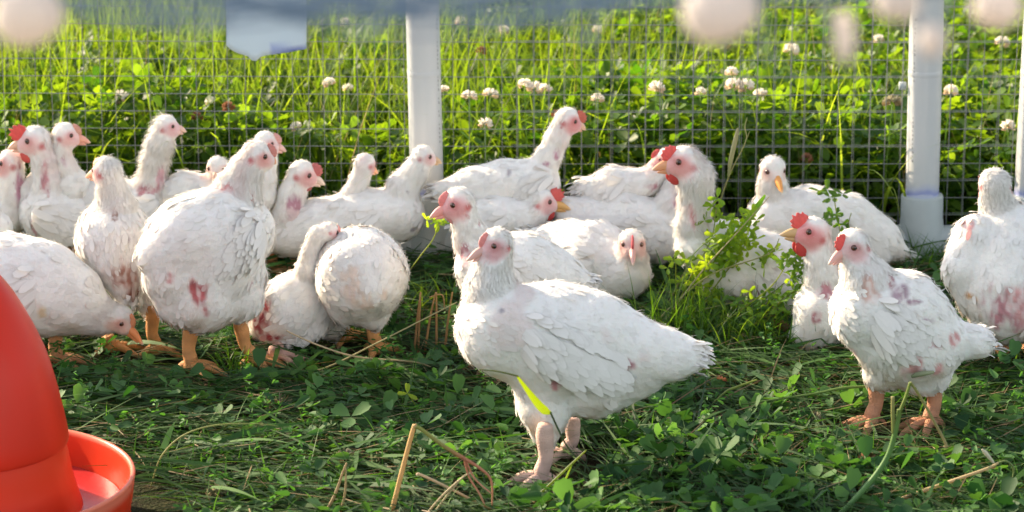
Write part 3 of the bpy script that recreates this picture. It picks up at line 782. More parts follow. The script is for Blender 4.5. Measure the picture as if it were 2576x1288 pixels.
def post(xb, yb, xt, label, ink_side, ink, fit=True):
    g = G(xb, yb); g.y = FENCE - .038; g = W(xb, yb, g.y); g.z = 0
    s = S(g); r_ = .0295; H_ = .95
    top = W(xt, 0, g.y); k = (top.x - g.x) / (top.z)
    root = thing('fence_post', label, 'post', g, 'white plastic pipe posts of the fence')
    ax = lambda z: np.array([g.x + k * z, g.y, z])
    n = 40; V = []; 
    zs = [.02, .3, .6, H_]
    for z in zs:
        for j in range(n): th = 2 * math.pi * j / n; V.append(ax(z) + np.array([r_ * math.cos(th), r_ * math.sin(th), 0]))
    F_ = [(i * n + j, i * n + (j + 1) % n, (i + 1) * n + (j + 1) % n, (i + 1) * n + j) for i in range(len(zs) - 1) for j in range(n)]
    mesh_obj('pipe', V, F_, M_PVC, root)
    # coupling lines: a thin raised ring part way up
    tv, tf, tc_ = tube([ax(.338), ax(.3395), ax(.3465), ax(.348)], [r_ + .0001, r_ + .0005, r_ + .0005, r_ + .0001], 40, cap=False); mesh_obj('joint_ring', tv, tf, M_PVC, root)
    if fit:
        tv, tf, tc_ = tube([ax(.0), ax(.035), ax(.055), ax(.075), ax(.078), ax(.118), ax(.121), ax(.121)], [.050, .046, .040, .0385, .0375, .0375, .036, .0300], 36, cap=False)
        pv = [(tv, tf, tc_)]
        for sg in (-1, 1):
            a = ax(.028); e = a + np.array([sg * .085, 0, 0])
            pv.append(tube([a, a + np.array([sg * .05, 0, 0]), e, e + np.array([sg * .001, 0, 0]), e - np.array([sg * .004, 0, 0])], [.034, .036, .037, .031, .030], 28, cap=False))
            pv.append(tube([e - np.array([sg * .01, 0, 0]), e + np.array([sg * .05, 0, 0])], [.0295, .0295], 24))
        V2, F2, c2 = merge(pv); mesh_obj('tee_fitting', V2, F2, M_PVC2, root)
    rr = random.Random(int(xb))
    for z0, z1 in ink:
        V3, F3 = [], []
        z = z0
        while z < z1:
            if rr.random() < .82:
                a = ink_side; hgt = rr.uniform(.0035, .006); wd = rr.uniform(.05, .12)
                for dz_, da in ((0, 0), (hgt * .45, 0), (0, wd * .75)):
                    hh = hgt * (.35 if da == 0 else .9); ww = wd if da == 0 else wd * .25
                    i = len(V3)
                    for zz, aa in ((z + dz_, a + da), (z + dz_ + hh * .5, a + da), (z + dz_ + hh * .5, a + da + ww), (z + dz_, a + da + ww)):
                        V3.append(ax(zz) + np.array([(r_ + .0004) * math.cos(aa), (r_ + .0004) * math.sin(aa), 0]))
                    F3.append((i, i + 1, i + 2, i + 3))
            z += .0078
        mesh_obj('printing', V3, F3, M_INK, root, smooth=False)
post(1079, 648, 1062, 'white pipe post left of the tall necked chicken, partly hidden by the smooth long one', -.62, [(.22, .44)])
post(2316, 648, 2332, 'white pipe post with violet stains above its foot, right of the sitting orange-beaked chicken', -2.45, [(.17, .27), (.33, .52)])
post(2585, 648, 2620, 'white pipe post cut off by the right edge of the picture', -2.2, [])

post2 = [o for o in bpy.data.objects if o.name.startswith('fence_post')][1]
_c = np.array(W(2272, 216, FENCE - .030)); _p = [tube([_c + np.array([x, 0, 0]), _c + np.array([x + .012, 0, 0])], [.0075, .0075], 10) for x in (-.007,)]
_v, _f, _k = merge(_p); mesh_obj('clip', _v, _f, M_PVC2, post2)
def flap():
    Y = FENCE - .012
    out = [(570, -70), (569, 40), (572, 96), (574, 120), (598, 134), (622, 140), (640, 158), (652, 144), (672, 138), (700, 135), (730, 130), (768, 124), (771, 60), (772, -70)]
    # a slightly buckled sheet, cut along that outline
    n1 = SinNoise(41, 22); cols_, V, F_ = 20, [], []
    import bisect
    xs = np.linspace(570, 771, cols_); low = np.interp(xs, [569, 574, 598, 622, 640, 652, 672, 700, 730, 771], [112, 120, 134, 140, 158, 144, 138, 135, 130, 122])
    rows = 12
    for side in (0, 1):
        for x, l in zip(xs, low):
            for j in range(rows + 1):
                p = W(x, -70 + (l + 70) * j / rows, Y); q = np.array(p); q[1] += n1(q[None])[0] * .004 - side * .0025; V.append(q)
    m = rows + 1; half = cols_ * m
    for i in range(cols_ - 1):
        for j in range(rows):
            a = i * m + j; F_.append((a, a + 1, a + m + 1, a + m)); F_.append((half + a, half + a + m, half + a + m + 1, half + a + 1))
        a = i * m + rows; F_.append((a, half + a, half + a + m, a + m))
    for j in range(rows): F_.append((j, half + j, half + j + 1, j + 1)); b = (cols_ - 1) * m + j; F_.append((b, b + 1, half + b + 1, half + b))
    V = np.array(V); xz = V[:, 2] - V[:, 2].min()
    c = np.tile(np.array([.48, .58, .66]), (len(V), 1)); c *= (1 + .10 * n1(V * .6))[:, None]
    st = np.clip(1 - np.abs(xz - .018) / .012, 0, 1)[:, None] * (V[:, 0] > W(680, 100, Y).x)[:, None]; c = c * (1 - st) + np.array([.10, .16, .55]) * st
    o = mesh_obj('plastic_flap', V, F_, attr_mat('flap_plastic', .45, trans=.2), None, c)
    tag(o, 'pale blue grey plastic flap hanging in the grass at top left, torn lower edge', 'flap')
flap()

def H(seed, label, base, torso, head, tip, neck=(), **k):
    d = dict(seed=seed, label=label, base=base, torso=torso, head=head, tip=tip, neck=list(neck)); d.update(k); return d
DARKPINK = (.50, .24, .26); PURPLE = (.46, .24, .30); BROWNSKIN = (.42, .22, .17); BLOOD = (.34, .07, .08); GREY = (.40, .36, .38)
HENS = [
 H(101, 'large white chicken standing in profile in front, facing left, tail to the right', (1385, 1185),
   [(1266, 825, 0, 124), (1390, 848, .01, 138), (1490, 865, .01, 134), (1600, 885, .0, 88), (1680, 892, -.01, 60), (1730, 896, -.02, 44)],
   (1246, 615, 0, 44), (1172, 650, -.022), [(1240, 672, .0, 52), (1236, 730, 0, 72)],
   extra=[[(1380, 930, 0, 90), (1372, 1020, -.01, 62), (1370, 1085, -.01, 38)], [(1490, 925, .02, 102), (1500, 955, .01, 90), (1585, 945, 0, 66)]],
   legs=[(1370, 1095, 1362, 1226, 0.0, .0115), (1440, 1070, 1428, 1162, .0, .0105)], legcol=(.66, .44, .36), heading=188,
   comb=.07, combcol=(.72, .34, .31), wattle=.05, beakcol=(.70, .44, .38), face=(.66, .32, .32), nf=3000, h=.0032,
   patch=[(1398, 965, 17, DARKPINK, .8), (1585, 918, 20, DARKPINK), (1262, 782, 9, GREY), (1425, 797, 5, GREY)], neckpink=.25, fluff=1.2, wlen=1.45, woff=.35, wtilt=.25),
 H(102, 'white chicken behind the front one, green sprig in its pink beak, facing left', (1290, 940),
   [(1226, 680, 0, 88), (1310, 682, .01, 98), (1390, 705, .01, 78), (1462, 712, 0, 30)],
   (1150, 512, 0, 44), (1078, 542, -.012), [(1172, 560, 0, 38), (1188, 610, 0, 50)],
   extra=[[(1270, 740, 0, 80), (1265, 810, 0, 45)]], legs=[(1262, 830, 1262, 930), (1310, 830, 1312, 950)], heading=182,
   comb=.11, combcol=(.76, .32, .30), wattle=.12, beakcol=(.80, .38, .34), face=(.72, .30, .30), facesize=1.15, nf=2000, patch=[(1172, 640, 22, DARKPINK, .7), (1205, 560, 10, DARKPINK, .6)]),
 H(103, 'white chicken sitting with its face turned to the camera, right of the front bird', (1535, 775),
   [(1578, 682, -.03, 66), (1500, 655, .02, 94), (1420, 635, .07, 78), (1350, 605, .10, 34)],
   (1590, 614, -.05, 37), (1593, 664, -.105), [(1588, 645, -.04, 44)], extra=[[(1560, 700, -.02, 56), (1500, 710, 0, 56)]],
   comb=.12, combcol=(.60, .10, .12), wattle=.0, beakcol=(.70, .40, .36), face=(.66, .40, .36), nf=2000, neckpink=.1, wing=1),
 H(104, 'white chicken with a tall red comb, facing right, behind the one with the sprig', (1290, 715),
   [(1318, 550, 0, 48), (1250, 552, .01, 56), (1185, 550, .01, 38)],
   (1368, 507, 0, 37), (1438, 522, .0), [(1345, 535, 0, 40)], comb=.55, wattle=.35, beakcol=(.74, .42, .14), nf=900, patch=[], face=(.70, .38, .36)),
 H(105, 'broad white chicken sitting behind, its neck rising behind the fluffy-necked bird', (1580, 705),
   [(1640, 585, 0, 84), (1560, 572, .01, 96), (1475, 562, .01, 72), (1420, 528, 0, 34)],
   (1722, 425, .02, 34), (1672, 432, .03), [(1702, 470, .01, 36), (1685, 520, .0, 46)], nf=1800, comb=.1, wattle=0, patch=[(1702, 512, 15, PURPLE, .7)]),
 H(106, 'white chicken farthest back in the middle, low back showing near the fence', (1560, 610),
   [(1600, 465, 0, 44), (1540, 468, 0, 47), (1478, 478, 0, 36)],
   (1672, 402, .0, 32), (1632, 408, .0), [(1655, 430, 0, 32), (1635, 455, 0, 38)], nf=900, comb=.1, wattle=0, beakcol=(.80, .66, .5), patch=[(1640, 470, 16, DARKPINK, 1.5)]),
 H(107, 'white chicken with ruffled nape, red comb and red wattle, facing left', (1830, 815),
   [(1752, 622, 0, 62), (1830, 645, .02, 92), (1925, 675, .02, 92), (1995, 700, .02, 60), (2035, 715, .02, 34)],
   (1716, 408, 0, 46), (1640, 420, -.012), [(1748, 445, .0, 50), (1750, 510, 0, 42), (1745, 570, 0, 50)],
   comb=.36, wattle=.30, beakcol=(.74, .38, .20), face=(.68, .28, .26), facesize=1.1, nf=2200, fluff=1.8, patch=[(1748, 540, 34, PINK, .6), (1905, 745, 34, DARKPINK, .6), (1775, 560, 18, PINK)],
   extra=[[(1850, 690, 0, 75), (1930, 730, 0, 55)]], neckpink=.6),
 H(108, 'white chicken sitting by the fence, orange beak tucked down toward its breast', (2040, 665),
   [(1942, 552, 0, 71), (2035, 552, .0, 82), (2130, 572, .01, 84), (2210, 605, .01, 58), (2272, 637, .01, 20)],
   (1946, 428, -.01, 36), (1970, 482, -.055), [(1942, 470, 0, 42)], comb=0, wattle=0, beakcol=(.80, .36, .10), face=(.76, .56, .48), facesize=.7, nf=1900, neckpink=.05),
 H(109, 'white chicken with a big red comb and streaked neck, facing left behind the patchy bird', (2085, 890),
   [(2078, 778, 0, 78), (2140, 785, .05, 84), (2210, 790, .09, 70)],
   (2042, 586, 0, 46), (1962, 584, -.01), [(2062, 645, 0, 42), (2070, 700, 0, 50)], extra=[[(2065, 802, 0, 76), (2042, 835, 0, 58)]],
   comb=.55, wattle=.45, beakcol=(.62, .42, .20), face=(.66, .20, .20), facesize=1.25, nf=1700, neckpink=1.0, patch=[(2075, 735, 24, DARKPINK), (2055, 800, 20, DARKPINK)]),
 H(110, 'patchy white chicken standing at right with pink bare flank, orange legs and fluffy tail', (2275, 1083),
   [(2186, 790, .0, 106), (2262, 802, .01, 122), (2315, 845, .01, 110), (2395, 862, .0, 36), (2452, 862, 0, 44)],
   (2142, 618, 0, 45), (2082, 660, -.03), [(2160, 668, 0, 50), (2182, 715, 0, 74)],
   extra=[[(2230, 880, 0, 90), (2212, 940, 0, 44)], [(2325, 890, 0, 90), (2345, 940, 0, 56)], [(2270, 900, .01, 78), (2300, 930, .01, 58)]],
   legs=[(2205, 968, 2192, 1082, 0, .0118), (2350, 968, 2340, 1084, 0, .0118)], legcol=(.58, .27, .15), heading=215,
   comb=.38, wattle=.22, beakcol=(.76, .44, .38), face=(.70, .38, .36), facesize=.85, nf=3000, h=.0032, neckpink=.3,
   patch=[(2300, 905, 52, PINK, .8), (2185, 740, 36, (.60, .40, .33), .8), (2270, 735, 28, (.42, .30, .33), .8), (2330, 810, 22, (.38, .26, .28), 1.4), (2140, 880, 22, DARKPINK, 1.3), (2110, 690, 18, PINK), (2210, 870, 16, DARKPINK), (2402, 855, 20, PINK), (2240, 705, 20, (.42, .26, .26), .5), (2300, 760, 16, (.36, .24, .27), 2.0), (2345, 870, 20, DARKPINK, 1.6), (2360, 930, 24, PINK)], wlen=1.0, woff=-.1),
 H(111, 'white chicken at the right edge seen from behind, pink rump, head turned away', (2545, 905),
   [(2540, 612, .05, 110), (2530, 690, .02, 122), (2530, 750, -.01, 108), (2540, 800, -.03, 60)],
   (2500, 464, .05, 44), (2478, 480, .11), [(2506, 500, .05, 44)], axis=(.1, -1, -.75),
   ek=.006, extra=[[(2455, 600, .02, 62), (2415, 680, -.01, 46), (2432, 755, -.02, 24)]], comb=0, wattle=0, nf=2600, fluff=1.2,
   legs=[(2520, 830, 2520, 905), (2590, 830, 2590, 905)], heading=80, wing=0, tail=0,
   patch=[(2520, 790, 62, DARKPINK, .9), (2570, 760, 46, PINK), (2440, 745, 20, (.62, .36, .18), 1.6), (2440, 570, 18, PINK)]),
 H(112, 'tall necked white chicken facing right between the two white posts', (1290, 600),
   [(1348, 456, 0, 65), (1270, 462, .0, 62), (1190, 474, .0, 48), (1105, 480, .0, 24)],
   (1432, 303, 0, 35), (1476, 322, .0), [(1402, 345, 0, 33), (1380, 395, 0, 38)], comb=.30, combcol=(.66, .18, .12), wattle=.0, beakcol=(.80, .50, .34), face=(.66, .24, .24), facesize=1.1, nf=1200,
   patch=[(1398, 390, 14, PURPLE, .8), (1375, 412, 12, PURPLE, 1.3), (1280, 435, 14, GREY, .6), (1330, 490, 22, (.5, .36, .38))]),
 H(113, 'white chicken in front of the left post, long smooth body, facing right', (880, 665),
   [(1002, 540, 0, 71), (910, 556, .0, 77), (810, 572, .0, 70), (740, 592, .0, 50), (695, 604, 0, 30)],
   (1070, 393, 0, 30), (1113, 407, .0), [(1046, 430, 0, 36), (1014, 472, 0, 46)], comb=0, wattle=0, beakcol=(.78, .52, .30), face=(.72, .46, .44), facesize=.8, nf=1700, neckpink=.1,
   extra=[[(930, 600, 0, 45), (840, 610, 0, 40)]], patch=[(1035, 580, 8, GREY), (1028, 480, 6, GREY)]),
 H(114, 'white chicken with its head turned away, small in back left of the post', (850, 600),
   [(850, 525, 0, 36), (800, 530, .0, 32), (750, 530, 0, 20)], (920, 414, .0, 30), (952, 432, .03), [(905, 450, 0, 27), (886, 485, 0, 33)], comb=.05, wattle=.0, nf=700, neckpink=.4, face=(.6, .3, .3)),
 H(115, 'white chicken with a small red comb and purple throat beside the big standing bird', (735, 680),
   [(742, 580, 0, 56), (690, 582, .02, 56), (640, 580, .02, 30)], (764, 438, .0, 38), (820, 460, .0), [(736, 488, 0, 38), (730, 540, 0, 50)], comb=.32, combcol=(.64, .20, .18), wattle=.08, beakcol=(.84, .66, .54),
   face=(.72, .36, .34), nf=1100, patch=[(735, 515, 24, PURPLE, .8)], neckpink=.5),
 H(116, 'big white chicken standing at left, back to the camera, with a red bare flank', (550, 945),
   [(600, 580, .05, 95), (545, 595, .02, 118), (475, 610, .0, 108), (405, 640, -.03, 50), (378, 650, -.04, 34)],
   (652, 392, .05, 41), (697, 406, .05), [(620, 430, .05, 46), (598, 485, .05, 64)],
   ek=.018, extra=[[(590, 715, .03, 88), (600, 750, .02, 68)], [(520, 705, 0, 112), (512, 745, -.01, 94)], [(435, 705, -.02, 80), (445, 755, -.02, 62)]],
   legs=[(480, 830, 481, 942, .0, .0115), (608, 830, 640, 930, .0, .0105)], legcol=(.70, .33, .12), heading=-15,
   comb=.12, combcol=(.7, .3, .25), wattle=.0, beakcol=(.84, .42, .26), face=(.74, .38, .34), facesize=.8, nf=3200, h=.0034, neckpink=.5, wing=1, wlen=1.0, woff=-.05, wtilt=.35, tail=0, fluff=1.3,
   patch=[(500, 735, 30, (.46, .13, .13), .8), (512, 785, 20, (.46, .14, .14), .7), (430, 700, 14, PINK), (630, 715, 15, DARKPINK), (632, 500, 10, (.45, .18, .14), .5), (560, 470, 22, PINK, 1.3)]),
 H(117, 'white chicken seen from behind with head turned left, brownish dirty rump', (335, 905),
   [(285, 575, .04, 84), (285, 610, .02, 92), (305, 670, .0, 68), (318, 725, -.01, 36)],
   (264, 430, .03, 40), (214, 440, .06), [(282, 480, .03, 40), (290, 520, .03, 52)], axis=(.15, -1, -.8),
   legs=[(385, 790, 392, 900, 0, .0105), (272, 850, 278, 895, 0, .010)], legcol=(.66, .30, .10), heading=20, comb=.08, combcol=(.6, .3, .15), wattle=0, nf=2200, fluff=1.3, wing=0, neckpink=.5,
   extra=[[(340, 700, .02, 50), (372, 770, .02, 26)]],
   patch=[(305, 700, 48, BROWNSKIN, 1.0), (325, 745, 30, (.30, .12, .08)), (290, 545, 12, (.35, .22, .18), .6), (325, 600, 9, GREY, .8), (350, 560, 10, BROWNSKIN, 1.3), (240, 410, 10, (.6, .36, .2))]),
 H(118, 'white chicken with the largest red comb at the far left, facing left', (130, 700),
   [(120, 540, 0, 75), (190, 545, .02, 72), (265, 545, .03, 44)], (84, 355, .0, 43), (18, 368, -.01), [(112, 408, 0, 37), (118, 460, 0, 44)],
   comb=.58, combcol=(.72, .12, .10), wattle=.30, beakcol=(.78, .50, .36), face=(.72, .40, .38), nf=1500, patch=[(118, 455, 24, DARKPINK, .55), (90, 575, 18, DARKPINK, .6)], neckpink=.5),
 H(119, 'white chicken pecking down with an orange beak beside the red drinker', (150, 930),
   [(180, 752, 0, 92), (110, 728, .0, 118), (30, 716, .0, 124), (-60, 722, .0, 118), (-150, 760, 0, 50)], (306, 805, .0, 38), (363, 864, -.02), [(262, 797, 0, 48), (228, 785, 0, 64)],
   legs=[(140, 850, 146, 925, 0, .010), (40, 850, 40, 925)], comb=.10, combcol=(.8, .34, .16), wattle=0, beakcol=(.84, .30, .10), face=(.78, .48, .38), facesize=.9, nf=2600, h=.0034, neckpink=.1, heading=0,
   patch=[(110, 790, 16, (.72, .58, .40), .7)]),
 H(120, 'white chicken facing right just behind the one with the largest comb', (180, 610),
   [(182, 470, 0, 46), (120, 475, .01, 46), (60, 480, 0, 30)], (168, 340, .0, 35), (229, 354, .0), [(152, 380, 0, 28), (162, 420, 0, 32)], comb=.12, combcol=(.75, .4, .3), wattle=.0, beakcol=(.86, .42, .30), face=(.76, .44, .42), nf=800, patch=[(158, 400, 12, PURPLE, .8)]),
 H(121, 'white chicken with a tall ruffled neck standing up at left, facing right', (370, 600),
   [(366, 512, 0, 57), (305, 512, .01, 56), (235, 505, .01, 48), (180, 500, 0, 26)], (424, 318, .0, 32), (470, 327, .0), [(404, 358, 0, 36), (390, 410, 0, 36), (380, 462, 0, 42)],
   comb=0, wattle=.0, beakcol=(.84, .56, .44), face=(.72, .42, .42), nf=1200, fluff=2.0, patch=[(405, 440, 24, (.58, .36, .38), .6), (375, 480, 24, DARKPINK, 1.3), (350, 520, 12, GREY)], neckpink=.3),
 H(122, 'small-headed white chicken looking toward the camera, left of the big standing bird', (490, 600),
   [(515, 485, 0, 50), (460, 482, .0, 46), (415, 490, 0, 26)], (547, 424, -.01, 31), (535, 460, -.05), [(548, 455, 0, 30)], comb=0, wattle=0, beakcol=(.80, .52, .36), face=(.76, .54, .46), nf=800),
 H(123, 'white chicken peeping over the back of the big standing bird, facing right', (655, 610),
   [(655, 490, 0, 44), (600, 500, .02, 46), (550, 500, .02, 30)], (672, 360, .0, 33), (722, 376, .0), [(668, 405, 0, 32), (664, 450, 0, 36)], comb=.14, combcol=(.78, .42, .36), wattle=0, beakcol=(.84, .52, .44), face=(.74, .50, .48), nf=700, neckpink=.1),
 H(124, 'white chicken with a purple neck cut by the left edge of the picture', (10, 690),
   [(5, 545, 0, 62), (-60, 555, .0, 70)], (22, 410, .0, 38), (-34, 424, .0), [(28, 450, 0, 38), (25, 490, 0, 45)], comb=.0, wattle=0, nf=800, patch=[(48, 415, 12, BLOOD, .7), (50, 480, 26, PURPLE, .5)]),
 H(125, 'low crouching white chicken with a dark red bare rump, head stretched up behind', (745, 885),
   [(790, 740, .04, 62), (760, 762, .02, 82), (715, 788, -.01, 80), (680, 815, -.02, 52)], (832, 582, .0, 24), (862, 600, .01), [(800, 592, .0, 26), (782, 632, .0, 28), (776, 675, .0, 36)],
   comb=.10, combcol=(.8, .4, .36), wattle=0, nf=1700, tail=0, patch=[(662, 800, 52, BLOOD, .75), (690, 850, 34, BLOOD, 1.3)], neckpink=.2, face=(.76, .42, .4), extra=[[(800, 790, .03, 66), (830, 810, .03, 50)]],
   legs=[(700, 870, 690, 915, .02, .009)], legcol=(.62, .38, .30), heading=0),
 H(126, 'white chicken seen squarely from behind on orange legs, round fluffy rump', (910, 905),
   [(905, 680, .10, 100), (908, 690, .05, 114), (912, 705, .0, 102), (935, 740, -.04, 44)], (850, 760, .26, 36), (830, 800, .30), [(880, 720, .2, 44)], axis=(.1, -1, -.5),
   legs=[(862, 790, 866, 868, .0, .0115), (938, 800, 946, 900, .0, .0115)], legcol=(.70, .34, .12), heading=75, comb=0, wattle=0, nf=2600, wing=0,
   extra=[[(870, 740, .0, 62), (864, 780, 0, 34)], [(930, 750, 0, 70), (940, 795, 0, 34)]], patch=[(885, 735, 18, PINK, .7), (930, 780, 16, CREAM * .7), (905, 730, 60, (.74, .60, .50)), (850, 760, 26, (.70, .55, .46))], neckpink=.1, tail=0),
 H(127, 'white chicken breast cut off at the left edge under the purple-necked bird', (-20, 780),
   [(-15, 575, 0, 52), (-70, 590, .0, 70)], (-60, 460, .0, 36), (-110, 470, .0), [(-40, 510, 0, 40)], comb=0, wattle=0, nf=700, patch=[(20, 560, 8, GREY, .5)]),
]
for sp in HENS: hen(sp)

turf()
# ------------------------------------------------------------------ drinker
M_RED = attr_mat('red_plastic', .32, trans=.22, tcol=(1.6, 1.1, .6), spec=.22)
def lathe(prof, n=72):
    V = [(r_ * math.cos(2 * math.pi * j / n), r_ * math.sin(2 * math.pi * j / n), z) for r_, z in prof for j in range(n)]
    F_ = [(i * n + j, i * n + (j + 1) % n, (i + 1) * n + (j + 1) % n, (i + 1) * n + j) for i in range(len(prof) - 1) for j in range(n)]
    return np.array(V), np.array(F_)
def drinker():
    c = W(-80, 1200, 3.9); c.z = 0
    root = thing('poultry_drinker', 'red plastic bell drinker with a round water trough in the bottom left corner', 'drinker', c)
    o = np.array(c)
    pr = [(.0005, .388), (.022, .385), (.043, .372), (.060, .352), (.076, .328), (.0965, .288), (.1125, .248), (.1225, .210), (.1290, .180), (.1345, .150), (.1365, .132), (.1355, .128), (.1330, .130)]
    n_ = [tuple(p) for p in spline([(a, 0, b) for a, b in pr], 4)]
    V, F_ = lathe([(max(.0004, a), b) for a, _, b in n_]); col = np.tile([.56, .034, .013], (len(V), 1)) * (1 + .10 * SinNoise(5, 20)(V) + .08 * SinNoise(6, 90)(V * np.array([1, 1, .15])))[:, None]; highlight = np.clip(SinNoise(8, 45)(V * np.array([1, 1, .35])) * .5 - .15, 0, .35)[:, None] * np.clip((V[:, 2:3] - .12) / .2, 0, 1); col = col * (1 - highlight) + np.array([.62, .26, .20]) * highlight  # mottled pinkish highlight painted into the colour of the upper bell
    mesh_obj('bell', V + o, F_, M_RED, root, col)
    pr = [(.130, .135), (.135, .11), (.142, .07), (.156, .022), (.160, .016), (.198, .015), (.207, .026), (.214, .060), (.2175, .078), (.2215, .081), (.2240, .078), (.2225, .070), (.2165, .030), (.205, .006), (.12, .004)]
    n_ = [tuple(p) for p in spline([(a, 0, b) for a, b in pr], 3)]
    V, F_ = lathe([(a, b) for a, _, b in n_]); col = np.tile([.62, .050, .016], (len(V), 1)); rimm = (np.hypot(V[:, 0], V[:, 1]) > .2165) & (V[:, 2] > .07); col[rimm] = (.74, .22, .13)
    mesh_obj('trough', V + o, F_, M_RED, root, col)
    m, t, b = nodes('water'); b.inputs['Base Color'].default_value = (.40, .028, .026, 1); b.inputs['Specular IOR Level'].default_value = .12; b.inputs['Roughness'].default_value = .22
    n = t.nodes.new('ShaderNodeTexNoise'); n.inputs['Scale'].default_value = 40; bp = t.nodes.new('ShaderNodeBump'); bp.inputs['Strength'].default_value = .15; bp.inputs['Distance'].default_value = .002
    t.links.new(n.outputs['Fac'], bp.inputs['Height']); t.links.new(bp.outputs[0], b.inputs['Normal'])
    V, F_ = lathe([(.1500, .034), (.165, .0345), (.190, .0345), (.2075, .034)]); mesh_obj('water', V + o, F_, m, root)
drinker()

# ------------------------------------------------------------------ clover flowers
def petal_head(rad, colr, n, brown=0.0, seed=0):
    r = np.random.default_rng(seed); u = r.uniform(-.55, 1, n); a = r.uniform(0, 6.28, n); q = np.sqrt(1 - u ** 2)
    d = np.stack([q * np.cos(a), q * np.sin(a), u], -1); tan = norm(np.array([0, 0, 1.0]) - d * d[:, 2:3] + r.normal(0, .2, (n, 3)))
    za = norm(np.cross(d, tan)); xa = norm(d + np.array([0, 0, .35]))
    Rm = frames(xa, za) * np.stack([np.full(n, rad * .75), np.full(n, rad * .40), np.full(n, rad * .6)], -1)[:, None, :]
    c = np.tile(colr, (n, 1)) * r.uniform(.85, 1.08, (n, 1)); low = (u < -.05)[:, None]; c = np.where(low, c * np.array([.75, .62, .45]), c)
    return stamp(FEATHER_V, FEATHER_F, Rm, d * rad * .45, c)
HEADS = {'white': [petal_head(.0105, np.array([.86, .82, .76]), 60, seed=k) for k in range(3)], 'brown': [petal_head(.0100, np.array([.34, .17, .10]), 55, seed=9)], 'grey': [petal_head(.0105, np.array([.30, .28, .19]), 60, seed=8)],
         'red': [petal_head(.0100, np.array([.42, .17, .11]), 60, seed=7)]}
HM = {}
def flower(x, y, dY, kind, label, sc=1.0, Yabs=None, ground_px=None, grp='clover flowers beyond the fence', tilt=0.25):
    if ground_px: g0 = G(*ground_px); Y = g0.y
    else: Y = FENCE + dY
    p = W(x, y, Y); g = Vector((p.x + random.uniform(-.02, .02), p.y + random.uniform(-.01, .02), 0))
    root = thing('clover_flower', label, 'flower', g, grp)
    k = (kind, random.randrange(len(HEADS[kind])))
    if k not in HM:
        v, f_, c = HEADS[kind][k[1]]; o = mesh_obj('flower_head', v, f_, M_PETAL, None, c); HM[k] = o.data; o.parent = root
    else:
        o = bpy.data.objects.new('flower_head', HM[k]); COL.objects.link(o); o.parent = root
    o.location = p - g; sc *= 1.0; o.scale = (sc, sc, sc * random.uniform(.75, 1.1)); o.rotation_euler = (random.uniform(-tilt, tilt), random.uniform(-tilt, tilt), random.uniform(0, 6))
    st = spline([g, g.lerp(p, .5) + Vector((random.uniform(-.012, .012), 0, .004)), p - Vector((0, 0, .004))], 5)
    v, f_, c = tube(st, np.full(len(st), .0011), 6, (.10, .19, .04)); mesh_obj('stem', v, f_, M_LEAF, root, c)
L_ = 'white clover flower '
FL = [(1181, 243, .04, 'white', L_ + 'right of the left post, tallest of a close pair', 1.25), (1234, 238, .06, 'white', L_ + 'second from the left post, above the leafy stems', 1.25),
      (1320, 216, .05, 'white', L_ + 'on a tall stem above the tall necked chicken, left one', 1.2), (1345, 224, .10, 'white', L_ + 'in the bright cluster above the tall necked chicken', 1.3), (1372, 224, .06, 'white', L_ + 'rightmost of the bright cluster above the tall necked chicken', 1.1),
      (1503, 250, .05, 'white', L_ + 'small, just above and right of the orange-red comb', 1.05), (1652, 224, .05, 'white', L_ + 'alone above the neck of the ruffled chicken', 1.25), (1840, 184, .08, 'white', L_ + 'highest of the four near the right half centre', 1.1),
      (1846, 216, .05, 'white', L_ + 'left one of the touching pair', 1.35), (1877, 220, .05, 'white', L_ + 'right one of the touching pair', 1.35), (1912, 236, .10, 'white', L_ + 'low one just right of the touching pair', 1.1),
      (1220, 313, .03, 'white', L_ + 'lowest, left of the tall necked chicken', 1.2), (1762, 234, .10, 'white', L_ + 'on a bright leaf between the lone one and the pair', .9), (1116, 226, .03, 'white', L_ + 'touching the right side of the left post', .9),
      (300, 248, .10, 'white', L_ + 'big drooping one above the tall ruffled neck at left', 1.5), (745, 320, .05, 'white', L_ + 'above the small red comb left of the left post', .95), (530, 256, .15, 'white', L_ + 'small one above the peeping chicken', .9),
      (828, 210, .12, 'white', L_ + 'pale one left of the left post, upper', 1.0), (875, 222, .2, 'white', L_ + 'pale one nearest the left post on its left', .9), (2521, 108, .5, 'white', L_ + 'in the top right corner', 1.3),
      (2392, 232, .06, 'white', L_ + 'just right of the stained post', 1.1), (2535, 320, .06, 'white', L_ + 'lowest at the right edge, flat topped', 1.2), (1160, 55, .9, 'white', L_ + 'far back, near the top edge right of the left post', 1.1),
      (1265, 76, .8, 'white', L_ + 'far back behind the bent straw', 1.2), (1990, 128, .5, 'white', L_ + 'half hidden by tall blades in the right half', 1.3), (870, 60, 1.0, 'white', L_ + 'far back at the top, left of the left post', 1.3),
      (1505, 78, .9, 'white', L_ + 'far back in the middle of the top edge', 1.1), (2210, 100, .6, 'white', L_ + 'far back left of the stained post', 1.0),
      (575, 272, .08, 'brown', 'withered brown clover flower above the peeping chicken', 1.1), (495, 296, .06, 'brown', 'withered brown clover flower right of the tall ruffled head', 1.0), (1212, 130, .45, 'brown', 'withered brown clover flower beside the bent straw', 1.0),
      (2245, 258, .03, 'grey', 'faded greyish clover flower left of the stained post', 1.5), (2030, 400, .02, 'brown', 'withered brown clover bud right of the sitting orange-beaked chicken head', 1.0), (1400, 290, .06, 'brown', 'withered brown clover flower left of the tall neck', .9)]
for a in FL: flower(a[0], a[1], a[2], a[3], a[4], a[5])
gp = 'faded clover heads lying in the cut grass'
